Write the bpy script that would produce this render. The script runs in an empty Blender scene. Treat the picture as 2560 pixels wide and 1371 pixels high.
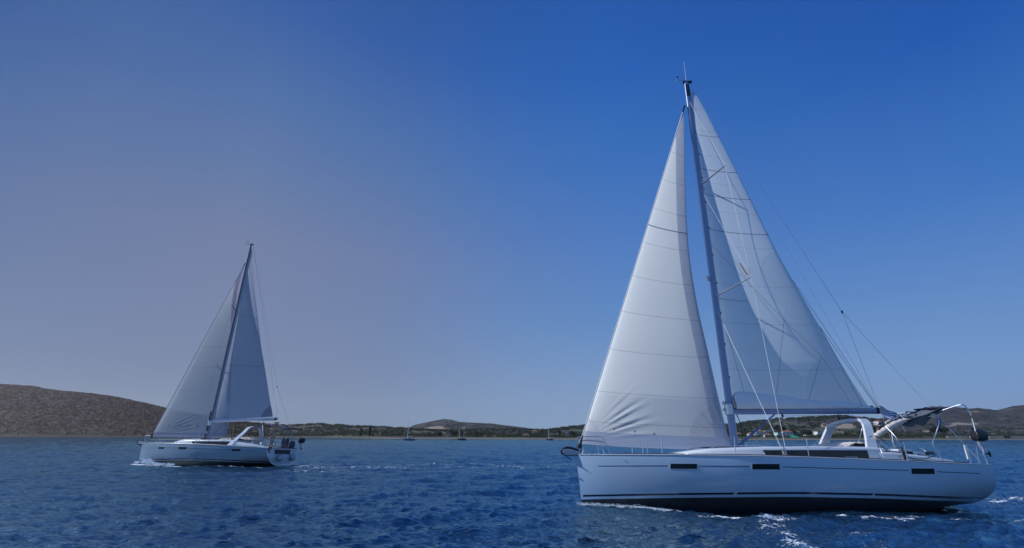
import bpy, math, random
import numpy as np
from mathutils import Vector

scene = bpy.context.scene
C = scene.collection
R = math.radians
rng = np.random.default_rng(7)
random.seed(7)

# ------------------------------------------------------------------ camera
CAM_H = 2.3
PITCH = math.atan(405.5 / 1141.0)
cam_d = bpy.data.cameras.new('camera')
cam = bpy.data.objects.new('camera', cam_d); C.objects.link(cam)
cam_d.sensor_width = 36.0
cam_d.lens = 1141.0 / 2560.0 * 36.0
cam_d.clip_start = 0.1; cam_d.clip_end = 20000
cam.location = (0, 0, CAM_H)
cam.rotation_mode = 'XYZ'
from mathutils import Matrix
cam.rotation_euler = (Matrix.Rotation(R(90) + PITCH, 3, 'X') @ Matrix.Rotation(R(0.13), 3, 'Z')).to_euler()
scene.camera = cam

# ------------------------------------------------------------------ sky, sun, exposure
SUN_DIR = Vector((-0.93, 0.10, 0.64)).normalized()          # towards the sun
SUN_ELEV = math.asin(SUN_DIR.z)
SUN_AZ = math.atan2(SUN_DIR.x, SUN_DIR.y)
sun_d = bpy.data.lights.new('sun', 'SUN'); sun_d.energy = 4.0; sun_d.angle = R(0.5)
sun_d.color = (0.93, 0.96, 1.0)
sun = bpy.data.objects.new('sun', sun_d); C.objects.link(sun)
sun.rotation_euler = SUN_DIR.to_track_quat('Z', 'Y').to_euler()

world = bpy.data.worlds.new('World'); scene.world = world; world.use_nodes = True
wt = world.node_tree; wt.nodes.clear()
WN = wt.nodes.new; WL = wt.links.new
def wmath(op, a, b=None, clamp=False):
    n = WN('ShaderNodeMath'); n.operation = op; n.use_clamp = clamp
    for i, v in enumerate((a, b)):
        if v is None: continue
        if isinstance(v, (int, float)): n.inputs[i].default_value = v
        else: WL(v, n.inputs[i])
    return n.outputs[0]
def wramp(fac, stops):
    n = WN('ShaderNodeValToRGB'); e = n.color_ramp.elements
    while len(e) > 1: e.remove(e[0])
    e[0].position = stops[0][0]; e[0].color = (*stops[0][1], 1)
    for p, c in stops[1:]:
        x = e.new(p); x.color = (*c, 1)
    WL(fac, n.inputs[0]); return n.outputs[0]
def s2l(r, g, b):
    f = lambda v: (v / 255 / 12.92) if v / 255 <= 0.04045 else ((v / 255 + 0.055) / 1.055) ** 2.4
    return (f(r), f(g), f(b))
sky = WN('ShaderNodeTexSky'); sky.sky_type = 'NISHITA'; sky.sun_disc = False
sky.sun_elevation = SUN_ELEV; sky.sun_rotation = SUN_AZ
sky.air_density = 1.0; sky.dust_density = 0.6; sky.ozone_density = 2.5
tc = WN('ShaderNodeTexCoord')
sep = WN('ShaderNodeSeparateXYZ'); WL(tc.outputs['Generated'], sep.inputs[0])
elev = wmath('MULTIPLY', wmath('ARCSINE', sep.outputs[2]), 2 / math.pi)            # 0 at horizon, 1 at zenith
az = wmath('ARCTAN2', sep.outputs[0], sep.outputs[1])                              # 0 straight ahead, negative to the left
azn = wmath('ADD', wmath('DIVIDE', az, R(120)), 0.5, True)                         # -60..60 degrees
# clear air away from the sun, milky air towards the sun (left)
clear = wramp(elev, [(0.0, s2l(140, 166, 200)), (0.05, s2l(129, 160, 202)), (0.15, s2l(98, 141, 199)), (0.27, s2l(78, 124, 194)), (0.36, s2l(60, 114, 190)), (0.47, s2l(41, 99, 183)), (0.6, s2l(32, 84, 166)), (1.0, s2l(22, 58, 130))])
milky = wramp(elev, [(0.0, s2l(122, 141, 168)), (0.08, s2l(118, 131, 161)), (0.23, s2l(114, 126, 160)), (0.31, s2l(97, 121, 163)), (0.40, s2l(78, 111, 166)), (0.5, s2l(50, 92, 162)), (0.65, s2l(34, 74, 142)), (1.0, s2l(24, 58, 120))])
edge_l = wramp(elev, [(0.0, s2l(97, 116, 148)), (0.10, s2l(93, 114, 150)), (0.21, s2l(76, 104, 150)), (0.30, s2l(54, 94, 151)), (0.376, s2l(34, 80, 147)), (1.0, s2l(20, 50, 110))])
edge_r = wramp(elev, [(0.0, s2l(126, 154, 198)), (0.07, s2l(114, 152, 203)), (0.235, s2l(64, 118, 194)), (0.385, s2l(33, 89, 176)), (0.6, s2l(22, 62, 145)), (1.0, s2l(18, 48, 115))])
side = wramp(azn, [(0.22, (1.0,) * 3), (0.36, (0.8,) * 3), (0.5, (0.25,) * 3), (0.62, (0.0,) * 3)])
sl = wramp(azn, [(0.02, (1.0,) * 3), (0.10, (0.45,) * 3), (0.22, (0.0,) * 3)])
sr = wramp(azn, [(0.62, (0.0,) * 3), (0.80, (0.5,) * 3), (0.93, (1.0,) * 3)])
def wmix(f, a, b):
    n = WN('ShaderNodeMix'); n.data_type = 'RGBA'; WL(f, n.inputs[0]); WL(a, n.inputs[6]); WL(b, n.inputs[7]); return n.outputs[2]
behind = wramp(wmath('ADD', wmath('MULTIPLY', sep.outputs[1], -1.0), 0.3, True), [(0.0, (0.0,) * 3), (0.5, (1.0,) * 3)])
back_fill = wramp(elev, [(0.0, s2l(140, 175, 215)), (0.2, s2l(110, 165, 225)), (0.5, s2l(70, 125, 205)), (1.0, s2l(22, 58, 130))])  # unseen sky behind the viewer, brightened to fill the shaded hull side
graded = wmix(behind, wmix(sr, wmix(sl, wmix(side, clear, milky), edge_l), edge_r), back_fill)
# the physical sky is scaled to the same range and blended with the graded air
skm = WN('ShaderNodeVectorMath'); skm.operation = 'MULTIPLY'; WL(sky.outputs[0], skm.inputs[0]); skm.inputs[1].default_value = (0.04, 0.06, 0.09)
mx2 = WN('ShaderNodeMix'); mx2.data_type = 'RGBA'; mx2.inputs[0].default_value = 0.90
WL(skm.outputs[0], mx2.inputs[6]); WL(graded, mx2.inputs[7])
scl = WN('ShaderNodeVectorMath'); scl.operation = 'SCALE'; WL(mx2.outputs[2], scl.inputs[0]); scl.inputs['Scale'].default_value = 10.0
bg = WN('ShaderNodeBackground'); WL(scl.outputs[0], bg.inputs[0]); bg.inputs[1].default_value = 0.1
out = WN('ShaderNodeOutputWorld'); WL(bg.outputs[0], out.inputs[0])

scene.view_settings.view_transform = 'Standard'
scene.view_settings.look = 'None'
scene.view_settings.exposure = 0.0
scene.view_settings.gamma = 1.0
scene.render.engine = 'CYCLES'
scene.cycles.max_bounces = 8
scene.cycles.sample_clamp_direct = 2.5
scene.cycles.sample_clamp_indirect = 4.0
scene.cycles.transparent_max_bounces = 12
scene.cycles.caustics_reflective = False
scene.cycles.caustics_refractive = False

# ------------------------------------------------------------------ helpers
def tag(o, label=None, cat=None, group=None, kind=None):
    if label: o['label'] = label
    if cat: o['category'] = cat
    if group: o['group'] = group
    if kind: o['kind'] = kind
    return o
def empty(name, loc, rot=(0, 0, 0), scale=1.0):
    o = bpy.data.objects.new(name, None); C.objects.link(o)
    o.empty_display_size = 0.2
    o.location = loc; o.rotation_euler = rot; o.scale = (scale,) * 3
    return o
def children(o): return [c for c in bpy.data.objects if c.parent == o]
def copy_tree(o, parent=None):
    c = o.copy(); C.objects.link(c)
    if parent: c.parent = parent
    for ch in children(o): copy_tree(ch, c)
    return c
def catmull(pts, n=8):
    p = [np.array(q, float) for q in pts]
    if len(p) < 3: return [tuple(q) for q in p]
    p = [2 * p[0] - p[1]] + p + [2 * p[-1] - p[-2]]
    o = []
    for i in range(1, len(p) - 2):
        for k in range(n):
            t = k / n
            o.append(0.5 * ((2 * p[i]) + (-p[i - 1] + p[i + 1]) * t + (2 * p[i - 1] - 5 * p[i] + 4 * p[i + 1] - p[i + 2]) * t * t + (-p[i - 1] + 3 * p[i] - 3 * p[i + 1] + p[i + 2]) * t ** 3))
    o.append(p[-2])
    return [tuple(q) for q in o]
class MB:
    def __init__(s): s.v = []; s.f = []; s.uv = {}
    def add(s, vs, fs):
        b = len(s.v); s.v += [tuple(map(float, v)) for v in vs]; s.f += [tuple(b + i for i in f) for f in fs]; return s
    def box(s, c, d, rz=0.0, tz=1.0):
        x, y, z = (q / 2 for q in d); vs = []
        for sz in (-1, 1):
            k = tz if sz > 0 else 1.0
            for sx, sy in ((-1, -1), (1, -1), (1, 1), (-1, 1)):
                px, py = sx * x * k, sy * y * k
                vs.append((c[0] + px * math.cos(rz) - py * math.sin(rz), c[1] + px * math.sin(rz) + py * math.cos(rz), c[2] + sz * z))
        return s.add(vs, [(3, 2, 1, 0), (4, 5, 6, 7), (0, 1, 5, 4), (1, 2, 6, 5), (2, 3, 7, 6), (3, 0, 4, 7)])
    def loft(s, rings, caps=True, closed=True):
        n = len(rings[0]); b = len(s.v)
        for r in rings: s.v += [tuple(map(float, v)) for v in r]
        m = n if closed else n - 1
        for i in range(len(rings) - 1):
            for j in range(m):
                k = (j + 1) % n
                s.f.append((b + i * n + j, b + i * n + k, b + (i + 1) * n + k, b + (i + 1) * n + j))
        if caps and closed:
            s.f.append(tuple(b + j for j in reversed(range(n))))
            s.f.append(tuple(b + (len(rings) - 1) * n + j for j in range(n)))
        return s
    def tube(s, path, r, seg=8, flat=1.0, up=(0, 0, 1)):
        path = [np.array(p, float) for p in path]
        rr = r if hasattr(r, '__len__') else [r] * len(path)
        rings = []; up = np.array(up, float)
        for i, p in enumerate(path):
            d = path[min(i + 1, len(path) - 1)] - path[max(i - 1, 0)]; d /= (np.linalg.norm(d) + 1e-9)
            a = np.cross(d, up)
            if np.linalg.norm(a) < 0.05: a = np.cross(d, (1, 0, 0))
            a /= np.linalg.norm(a); b = np.cross(a, d)
            rings.append([p + rr[i] * (math.cos(t) * a + flat * math.sin(t) * b) for t in np.linspace(0, 2 * math.pi, seg, endpoint=False)])
        return s.loft(rings)
    def ball(s, c, r, n=10, m=7):
        r = r if hasattr(r, '__len__') else (r,) * 3
        rings = [[(c[0] + r[0] * math.sin(th) * math.cos(p), c[1] + r[1] * math.sin(th) * math.sin(p), c[2] + r[2] * math.cos(th)) for p in np.linspace(0, 2 * math.pi, n, endpoint=False)] for th in np.linspace(math.pi - 0.02, 0.02, m)]
        return s.loft(rings)
    def grid(s, G):
        """G: rows x cols x 3"""
        G = np.asarray(G); r, c = G.shape[:2]; b = len(s.v)
        s.v += [tuple(map(float, v)) for v in G.reshape(-1, 3)]
        for i in range(r - 1):
            for j in range(c - 1):
                s.f.append((b + i * c + j, b + i * c + j + 1, b + (i + 1) * c + j + 1, b + (i + 1) * c + j))
        return s
    def build(s, name, m, parent=None, smooth=True, bevel=0, solid=0):
        me = bpy.data.meshes.new(name); me.from_pydata(s.v, [], s.f); me.update()
        if smooth:
            me.polygons.foreach_set('use_smooth', [True] * len(me.polygons))
            try: me.set_sharp_from_angle(angle=R(38))
            except Exception: pass
        if m: me.materials.append(m)
        o = bpy.data.objects.new(name, me); C.objects.link(o)
        if parent: o.parent = parent
        if solid:
            md = o.modifiers.new('thickness', 'SOLIDIFY'); md.thickness = solid; md.offset = 0
        if bevel:
            md = o.modifiers.new('bevel', 'BEVEL'); md.width = bevel; md.segments = 2; md.limit_method = 'ANGLE'
        return o
def fast_mesh(name, V, F, m, smooth=True, attrs=None):
    """V (n,3), F (k,4) or (k,3) numpy"""
    me = bpy.data.meshes.new(name)
    V = np.ascontiguousarray(V, np.float32); F = np.ascontiguousarray(F, np.int32); k = F.shape[1]
    me.vertices.add(len(V)); me.vertices.foreach_set('co', V.ravel())
    me.loops.add(F.size); me.loops.foreach_set('vertex_index', F.ravel())
    me.polygons.add(len(F)); me.polygons.foreach_set('loop_start', np.arange(0, F.size, k, dtype=np.int32))
    me.polygons.foreach_set('loop_total', np.full(len(F), k, np.int32))
    if smooth: me.polygons.foreach_set('use_smooth', np.ones(len(F), bool))
    for n, a in (attrs or {}).items():
        at = me.attributes.new(n, 'FLOAT', 'POINT'); at.data.foreach_set('value', np.ascontiguousarray(a, np.float32))
    me.update(calc_edges=True)
    if m: me.materials.append(m)
    o = bpy.data.objects.new(name, me); C.objects.link(o)
    return o

# ------------------------------------------------------------------ materials
class NT:
    def __init__(s, name):
        s.m = bpy.data.materials.new(name); s.m.use_nodes = True; s.t = s.m.node_tree
        s.b = s.t.nodes['Principled BSDF']; s.o = s.t.nodes['Material Output']
    def n(s, t, **k):
        x = s.t.nodes.new(t)
        for a, v in k.items(): setattr(x, a, v)
        return x
    def l(s, a, b): s.t.links.new(a, b)
    def math(s, op, a, b=None, c=None, clamp=False):
        x = s.n('ShaderNodeMath', operation=op); x.use_clamp = clamp
        for i, v in enumerate((a, b, c)):
            if v is None: continue
            if isinstance(v, (int, float)): x.inputs[i].default_value = v
            else: s.l(v, x.inputs[i])
        return x.outputs[0]
    def sstep(s, v, lo, hi):
        x = s.n('ShaderNodeMapRange'); x.interpolation_type = 'SMOOTHSTEP'; x.clamp = True
        s.l(v, x.inputs[0]); x.inputs[1].default_value = lo; x.inputs[2].default_value = hi
        return x.outputs[0]
    def mix(s, f, a, b):
        x = s.n('ShaderNodeMix', data_type='RGBA')
        for i, v in ((0, f), (6, a), (7, b)):
            if isinstance(v, (int, float)): x.inputs[i].default_value = v
            elif isinstance(v, tuple): x.inputs[i].default_value = (*v, 1)
            else: s.l(v, x.inputs[i])
        return x.outputs[2]
    def noise(s, scale, detail=3, vec=None, rough=0.5, stretch=None, coord='Object'):
        if vec is None:
            tc = s.n('ShaderNodeTexCoord'); vec = tc.outputs[coord]
        if stretch:
            mp = s.n('ShaderNodeMapping'); s.l(vec, mp.inputs[0]); mp.inputs['Scale'].default_value = stretch; vec = mp.outputs[0]
        x = s.n('ShaderNodeTexNoise'); s.l(vec, x.inputs['Vector'])
        x.inputs['Scale'].default_value = scale; x.inputs['Detail'].default_value = detail; x.inputs['Roughness'].default_value = rough
        return x.outputs[0]
    def attr(s, name): return s.n('ShaderNodeAttribute', attribute_name=name).outputs['Fac']
    def bump(s, h, strength=0.3, dist=0.02):
        x = s.n('ShaderNodeBump'); s.l(h, x.inputs['Height']); x.inputs['Strength'].default_value = strength; x.inputs['Distance'].default_value = dist
        s.l(x.outputs[0], s.b.inputs['Normal']); return x
_mc = {}
def M(name, col, rough=0.5, metal=0.0, var=0.08, scale=3.0, bump=0.0, coat=0.0):
    if name in _mc: return _mc[name]
    t = NT(name); b = t.b
    c2 = tuple(max(0, v * (1 - 2 * var)) for v in col); c1 = tuple(min(1, v * (1 + var)) for v in col)
    nz = t.noise(scale, 4)
    t.l(t.mix(nz, c2, c1), b.inputs['Base Color'])
    b.inputs['Roughness'].default_value = rough; b.inputs['Metallic'].default_value = metal
    b.inputs['Coat Weight'].default_value = coat; b.inputs['Coat Roughness'].default_value = 0.05
    if bump: t.bump(t.noise(scale * 6, 4), bump, 0.01)
    _mc[name] = t.m; return t.m

WHITE = M('white_gelcoat', (0.64, 0.66, 0.70), 0.25, 0, 0.03, 1.0, coat=0.4)
DECKM = M('deck_paint', (0.62, 0.62, 0.60), 0.6, 0, 0.06, 2.0)
STEEL = M('stainless_steel', (0.50, 0.52, 0.56), 0.34, 1.0, 0.05, 5.0)
ALU = M('mast_aluminium', (0.22, 0.27, 0.42), 0.38, 0.4, 0.05, 0.8)
ALUF = M('shaded_mast_coating', (0.17, 0.15, 0.20), 0.45, 0.2, 0.05, 0.8)  # far mast: shade painted into a darker base colour
STRUT = M('blue_grey_strut', (0.13, 0.17, 0.30), 0.4, 0.3)
WIRE = M('rigging_wire', (0.50, 0.50, 0.52), 0.35, 0.6, 0.05)
ROPEL = M('pale_rope', (0.72, 0.70, 0.70), 0.8)
ROPED = M('dark_rope', (0.035, 0.04, 0.06), 0.8)
BLACK = M('black_plastic', (0.012, 0.014, 0.022), 0.35, 0, 0.1, 6.0)
GLASS = M('smoked_glass', (0.008, 0.011, 0.020), 0.12, 0, 0.45, 2.2)
NAVY = M('navy_vinyl', (0.012, 0.022, 0.075), 0.3)
TEAK = M('dark_teak', (0.055, 0.030, 0.028), 0.55, 0, 0.2, 4.0)
CREAM = M('cream_canvas', (0.66, 0.58, 0.52), 0.85, 0, 0.12, 6.0, 0.5)
GREYC = M('grey_canvas', (0.115, 0.125, 0.155), 0.85, 0, 0.2, 3.0, 0.4)
DARKC = M('dark_canvas', (0.035, 0.035, 0.06), 0.85, 0, 0.15, 3.0, 0.4)
SOLAR = M('solar_cell', (0.012, 0.016, 0.05), 0.15, 0, 0.2, 8.0, coat=0.5)
RED = M('red_plastic', (0.45, 0.05, 0.04), 0.4)
FENDER = M('fender_grey', (0.42, 0.46, 0.56), 0.45)

def hull_material(name='hull_paint', k=1.0):
    t = NT(name); h = t.attr('above_boot_line'); u = t.attr('along_hull')
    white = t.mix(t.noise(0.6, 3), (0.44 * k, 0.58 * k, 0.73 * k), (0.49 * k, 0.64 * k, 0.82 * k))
    stripe = t.math('MULTIPLY', t.math('GREATER_THAN', h, 0.085), t.math('LESS_THAN', h, 0.150))
    def gap(u0, w): return t.math('GREATER_THAN', t.math('ABSOLUTE', t.math('SUBTRACT', t.math('SUBTRACT', u, t.math('MULTIPLY', h, 0.5)), u0)), w)
    stripe = t.math('MULTIPLY', stripe, gap(5.02, 0.05)); stripe = t.math('MULTIPLY', stripe, gap(9.35, 0.03))
    stripe = t.math('MULTIPLY', stripe, t.math('GREATER_THAN', u, 0.10))
    col = t.mix(stripe, white, (0.010, 0.016, 0.055))
    scum = t.math('MULTIPLY', t.sstep(h, -0.02, -0.45), 0.35)
    bottom = t.mix(scum, (0.004, 0.006, 0.016), (0.012, 0.020, 0.026))
    low = t.math('LESS_THAN', h, 0.0)
    t.l(t.mix(low, col, bottom), t.b.inputs['Base Color'])
    t.b.inputs['Roughness'].default_value = 0.22
    t.l(t.math('ADD', 0.16, t.math('MULTIPLY', low, 0.4)), t.b.inputs['Roughness'])
    t.b.inputs['Coat Weight'].default_value = 0.3; t.b.inputs['Coat Roughness'].default_value = 0.03
    t.bump(t.noise(0.9, 2, stretch=(1, 1, 2.0)), 0.12, 0.03)
    return t.m
HULL = hull_material(); HULLF = hull_material('shaded_hull_paint', .60)  # far hull: dimmer light baked into a darker copy of the paint

def sail_material(name, seams, stripes, uvw, foot, base, dark, trans=0.55, flip=False, clew=None, pw=0.45, clear=0.0):
    """seams / stripes are heights 0..1 along the luff; uvw a width-in-metres attribute pair decides the sunstrip"""
    t = NT(name)
    u = t.attr('sail_u'); v = t.attr('sail_v'); du = t.attr('edge_leech'); dv = t.attr('edge_foot')
    fold = t.noise(0.7, 3, stretch=(1, 1, 0.5))
    col = t.mix(fold, tuple(c * 0.93 for c in base), base)
    line = None
    for s_ in seams:
        ds = t.math('ABSOLUTE', t.math('SUBTRACT', v, s_))
        a = t.math('MULTIPLY', t.math('SUBTRACT', 1.0, t.sstep(ds, 0.0005, 0.0016)), 0.30)
        line = a if line is None else t.math('MAXIMUM', line, a)
    for s_, u0, u1, st in stripes:
        ds = t.math('ABSOLUTE', t.math('SUBTRACT', v, s_))
        a = t.math('SUBTRACT', 1.0, t.sstep(ds, 0.0008, 0.0020))
        a = t.math('MULTIPLY', a, t.math('MULTIPLY', t.math('GREATER_THAN', u, u0), t.math('LESS_THAN', u, u1)))
        a = t.math('MULTIPLY', a, st)
        line = a if line is None else t.math('MAXIMUM', line, a)
    band = None
    if uvw:
        band = t.math('MAXIMUM', t.math('LESS_THAN', du, uvw), t.math('LESS_THAN', dv, foot))
        # cross seams of the sunstrip
        sv = t.math('FRACT', t.math('MULTIPLY', v, 17.0))
        cs = t.math('MULTIPLY', t.math('LESS_THAN', sv, 0.02), t.math('MULTIPLY', t.math('LESS_THAN', du, uvw), 0.35))
        line = t.math('MAXIMUM', line, cs)
        col = t.mix(band, col, dark)
    # corner patches: layered cloth, slightly darker, with radiating seams
    patch = None
    for (attr, rad) in clew or ():
        d = t.attr(attr)
        a = t.math('MULTIPLY', t.math('LESS_THAN', d, rad), pw)
        patch = a if patch is None else t.math('MAXIMUM', patch, a)
        an = t.attr(attr + '_ang')
        ray = t.math('LESS_THAN', t.math('FRACT', t.math('MULTIPLY', an, 7.0)), 0.10)
        r2 = t.math('MULTIPLY', t.math('MULTIPLY', ray, t.math('LESS_THAN', d, rad)), pw * .6)
        line = t.math('MAXIMUM', line, r2)
    if patch is not None: col = t.mix(patch, col, dark)
    col = t.mix(line, col, (0.07, 0.09, 0.13))
    dif = t.n('ShaderNodeBsdfDiffuse'); tr = t.n('ShaderNodeBsdfTranslucent'); gl = t.n('ShaderNodeBsdfGlossy')
    bp = t.n('ShaderNodeBump'); t.l(t.noise(5.0, 4), bp.inputs['Height']); bp.inputs['Strength'].default_value = 0.18; bp.inputs['Distance'].default_value = 0.02
    for x in (dif, tr, gl): t.l(bp.outputs[0], x.inputs['Normal'])
    t.l(col, dif.inputs[0]); t.l(col, tr.inputs[0]); gl.inputs['Roughness'].default_value = 0.35; gl.inputs[0].default_value = (0.8, 0.85, 0.9, 1)
    m1 = t.n('ShaderNodeMixShader'); t.l(dif.outputs[0], m1.inputs[1]); t.l(tr.outputs[0], m1.inputs[2])
    tf = trans
    if band is not None:
        tf = t.math('MULTIPLY', trans, t.math('SUBTRACT', 1.0, t.math('MULTIPLY', band, 0.35)))
        t.l(tf, m1.inputs[0])
    else: m1.inputs[0].default_value = trans
    m2 = t.n('ShaderNodeMixShader'); m2.inputs[0].default_value = 0.04
    t.l(m1.outputs[0], m2.inputs[1]); t.l(gl.outputs[0], m2.inputs[2])
    tp = t.n('ShaderNodeBsdfTransparent'); tp.inputs[0].default_value = (.80, .90, .98, 1); m3 = t.n('ShaderNodeMixShader')
    cf = t.math('MULTIPLY', clear, t.math('SUBTRACT', 1.0, t.math('MAXIMUM', line, band) if band is not None else line)); t.l(cf, m3.inputs[0])
    t.l(m2.outputs[0], m3.inputs[1]); t.l(tp.outputs[0], m3.inputs[2]); t.l(m3.outputs[0], t.o.inputs[0])
    return t.m

def flag_material():
    t = NT('striped_flag_cloth'); u = t.attr('sail_u'); v = t.attr('sail_v')
    st = t.math('LESS_THAN', t.math('FRACT', t.math('MULTIPLY', v, 4.5)), 0.5)        # nine stripes
    can = t.math('MULTIPLY', t.math('LESS_THAN', u, 0.37), t.math('GREATER_THAN', v, 0.445))
    cu = t.math('LESS_THAN', t.math('ABSOLUTE', t.math('SUBTRACT', u, 0.185)), 0.037)
    cv = t.math('LESS_THAN', t.math('ABSOLUTE', t.math('SUBTRACT', v, 0.722)), 0.055)
    blue = t.mix(can, t.mix(st, (0.75, 0.76, 0.80), (0.015, 0.035, 0.22)), t.mix(t.math('MAXIMUM', cu, cv), (0.015, 0.035, 0.22), (0.75, 0.76, 0.80)))
    t.l(blue, t.b.inputs['Base Color']); t.b.inputs['Roughness'].default_value = 0.8
    return t.m
FLAG = flag_material()

# ------------------------------------------------------------------ yacht
def smooth_fn(xs, ys):
    X = np.linspace(xs[0], xs[-1], 400); Y = np.interp(X, xs, ys)
    k = 31; pad = np.concatenate([2 * Y[0] - Y[1:k + 1][::-1], Y, 2 * Y[-1] - Y[-k - 1:-1][::-1]])
    w = np.hanning(2 * k + 1); w /= w.sum(); S = np.convolve(pad, w, 'valid')
    return lambda x: float(np.interp(x, X, S))
LEN = 13.65
b_f = smooth_fn([0, .5, 1, 1.67, 2.5, 3.44, 5.3, 7.2, 9.8, 12.5, 13.65], [.03, .30, .54, .85, 1.18, 1.50, 1.95, 2.18, 2.25, 2.14, 2.0])
zs_f = smooth_fn([0, 3.4, 5.3, 7.2, 9.8, 12.5, 13.65], [1.65, 1.64, 1.62, 1.58, 1.49, 1.39, 1.34])
zk_f = smooth_fn([0, 1, 4, 8, 11, 13, 13.65], [-.38, -.55, -.62, -.60, -.32, -.04, .02])
zb_f = smooth_fn([0, 1.6, 3.35, 5.2, 7, 9.5, 12.35, 13.65], [.13, .19, .27, .33, .37, .33, .22, .17])
n_f = smooth_fn([0, 1.5, 4, 7, 11, 13.65], [1.15, 1.30, 1.9, 2.5, 2.5, 2.25])
def hull_u(u, z):
    zs = zs_f(u); d = zs - z
    bow = 0.09 * d + 0.35 * max(0.0, 0.0 - z) ** 1.0
    tr = 0.10 * min(d, 0.7) - 0.16 * max(0, d - 0.7)
    return u + bow * math.exp(-u / 0.9) + tr * math.exp(-(LEN - u) / 0.5)
def hull_y(u, z):
    zs, zk, n = zs_f(u), zk_f(u), n_f(u)
    c = min(1, max(0, (zs - z) / (zs - zk)))
    return b_f(u) * (1 - c ** n) ** (1 / n)
def patch(u0, u1, zlo, zhi, side, off, nu=8, slant=0.0):
    G = []
    for t in (0, 0.5, 1):
        row = []
        for k in range(nu + 1):
            s_ = k / nu; u = u0 + (u1 - u0) * s_
            za = zlo(u) if callable(zlo) else zlo; zb = zhi(u) if callable(zhi) else zhi
            z = za + (zb - za) * t
            row.append((hull_u(u, z) + slant * t, side * (hull_y(u, z) + off), z))
        G.append(row)
    return G
def slab(G, thick, side):
    """closed thin slab from a grid lying on the hull side"""
    G = np.array(G, float); B = G.copy(); B[..., 1] -= side * thick
    r, c = G.shape[:2]
    idx = [(0, j) for j in range(c)] + [(i, c - 1) for i in range(1, r)] + [(r - 1, j) for j in range(c - 2, -1, -1)] + [(i, 0) for i in range(r - 2, 0, -1)]
    m = MB(); m.grid(G); m.grid(B[::-1])
    n = len(idx); b = len(m.v)
    m.v += [tuple(G[i, j]) for i, j in idx] + [tuple(B[i, j]) for i, j in idx]
    m.f += [(b + k, b + (k + 1) % n, b + n + (k + 1) % n, b + n + k) for k in range(n)]
    return m

def sail_mesh(luff, leech, rows, cols, camber, foot_drop=0.0, draft=0.40, wrinkle=0.0, seed=1, flat_top=0.5):
    L = np.array(catmull(luff, 12)); E = np.array(catmull(leech, 12))
    def res(P, n):
        d = np.r_[0, np.cumsum(np.linalg.norm(np.diff(P, axis=0), axis=1))]; d /= d[-1]
        t = np.linspace(0, 1, n); return np.stack([np.interp(t, d, P[:, k]) for k in range(3)], 1)
    A, B = res(L, rows), res(E, rows)
    S = np.linspace(0, 1, cols)
    V = np.linspace(0, 1, rows)
    G = np.zeros((rows, cols, 3)); shape = (S ** draft * (1 - S) ** (1 - draft * 0.9)); shape = shape / shape.max()
    for i in range(rows):
        ch = np.linalg.norm(B[i] - A[i]); prof = camber * ch * shape * (0.45 + 0.55 * min(1, V[i] / 0.12)) * (1 - flat_top * V[i] * 0.3)
        G[i] = A[i][None] * (1 - S)[:, None] + B[i][None] * S[:, None]
        G[i][:, 1] += prof
        G[i][:, 2] -= foot_drop * 4 * S * (1 - S) * math.exp(-V[i] / 0.03)
    if wrinkle:
        U, W = np.meshgrid(S, V)
        dx = G[..., 0] - G[0, 0, 0]; dz = G[..., 2] - G[0, 0, 2]
        rr = np.hypot(dx, dz); an = np.arctan2(dz, dx)
        msk = np.exp(-((rr - 2.1) / .9) ** 2) * np.clip((an - 0.05) / 0.15, 0, 1) * np.clip((0.85 - an) / 0.3, 0, 1)
        G[..., 1] -= wrinkle * msk * (np.sin(an * 52 + rr * 1.2) + 0.5 * np.sin(an * 81 + 1 + rr * 2))
        # leech creases near the clew
        dx = G[0, -1, 0] - G[..., 0]; dz = G[..., 2] - G[0, -1, 2]; rr = np.hypot(dx, dz); an = np.arctan2(dz, dx)
        G[..., 1] -= wrinkle * 0.25 * np.exp(-((rr - 1.3) / 0.8) ** 2) * np.sin(an * 26)
    return G
def build_sail(name, G, mat, parent, corners=()):
    r, c = G.shape[:2]
    I = np.arange(r * c).reshape(r, c)
    F = np.stack([I[:-1, :-1], I[:-1, 1:], I[1:, 1:], I[1:, :-1]], -1).reshape(-1, 4)
    U, V = np.meshgrid(np.linspace(0, 1, c), np.linspace(0, 1, r))
    ch = np.linalg.norm(G[:, -1] - G[:, 0], axis=1)[:, None]
    at = {'sail_u': U.ravel(), 'sail_v': V.ravel(), 'edge_leech': ((1 - U) * ch).ravel(), 'edge_foot': (V * np.linalg.norm(G[-1, 0] - G[0, 0])).ravel()}
    for nm, p in corners:
        d = G - np.array(p)[None, None]
        at[nm] = np.linalg.norm(d, axis=2).ravel(); at[nm + '_ang'] = np.abs(np.arctan2(d[..., 2], d[..., 0]) + 4).ravel()
    o = fast_mesh(name, G.reshape(-1, 3), F, mat, True, at); o.parent = parent
    return o

def rounded_ring(cx, w, z0, z1, r, n=5, x=None):
    """ring in the y-z plane: box z0..z1, half width w, rounded top corners"""
    pts = [(-w, z0)]
    for k in range(n + 1):
        a = math.pi - k / n * math.pi / 2; pts.append((-w + r + r * math.cos(a), z1 - r + r * math.sin(a)))
    for k in range(n + 1):
        a = math.pi / 2 - k / n * math.pi / 2; pts.append((w - r + r * math.cos(a), z1 - r + r * math.sin(a)))
    pts.append((w, z0))
    return [(cx, y, z) for y, z in pts]

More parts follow.
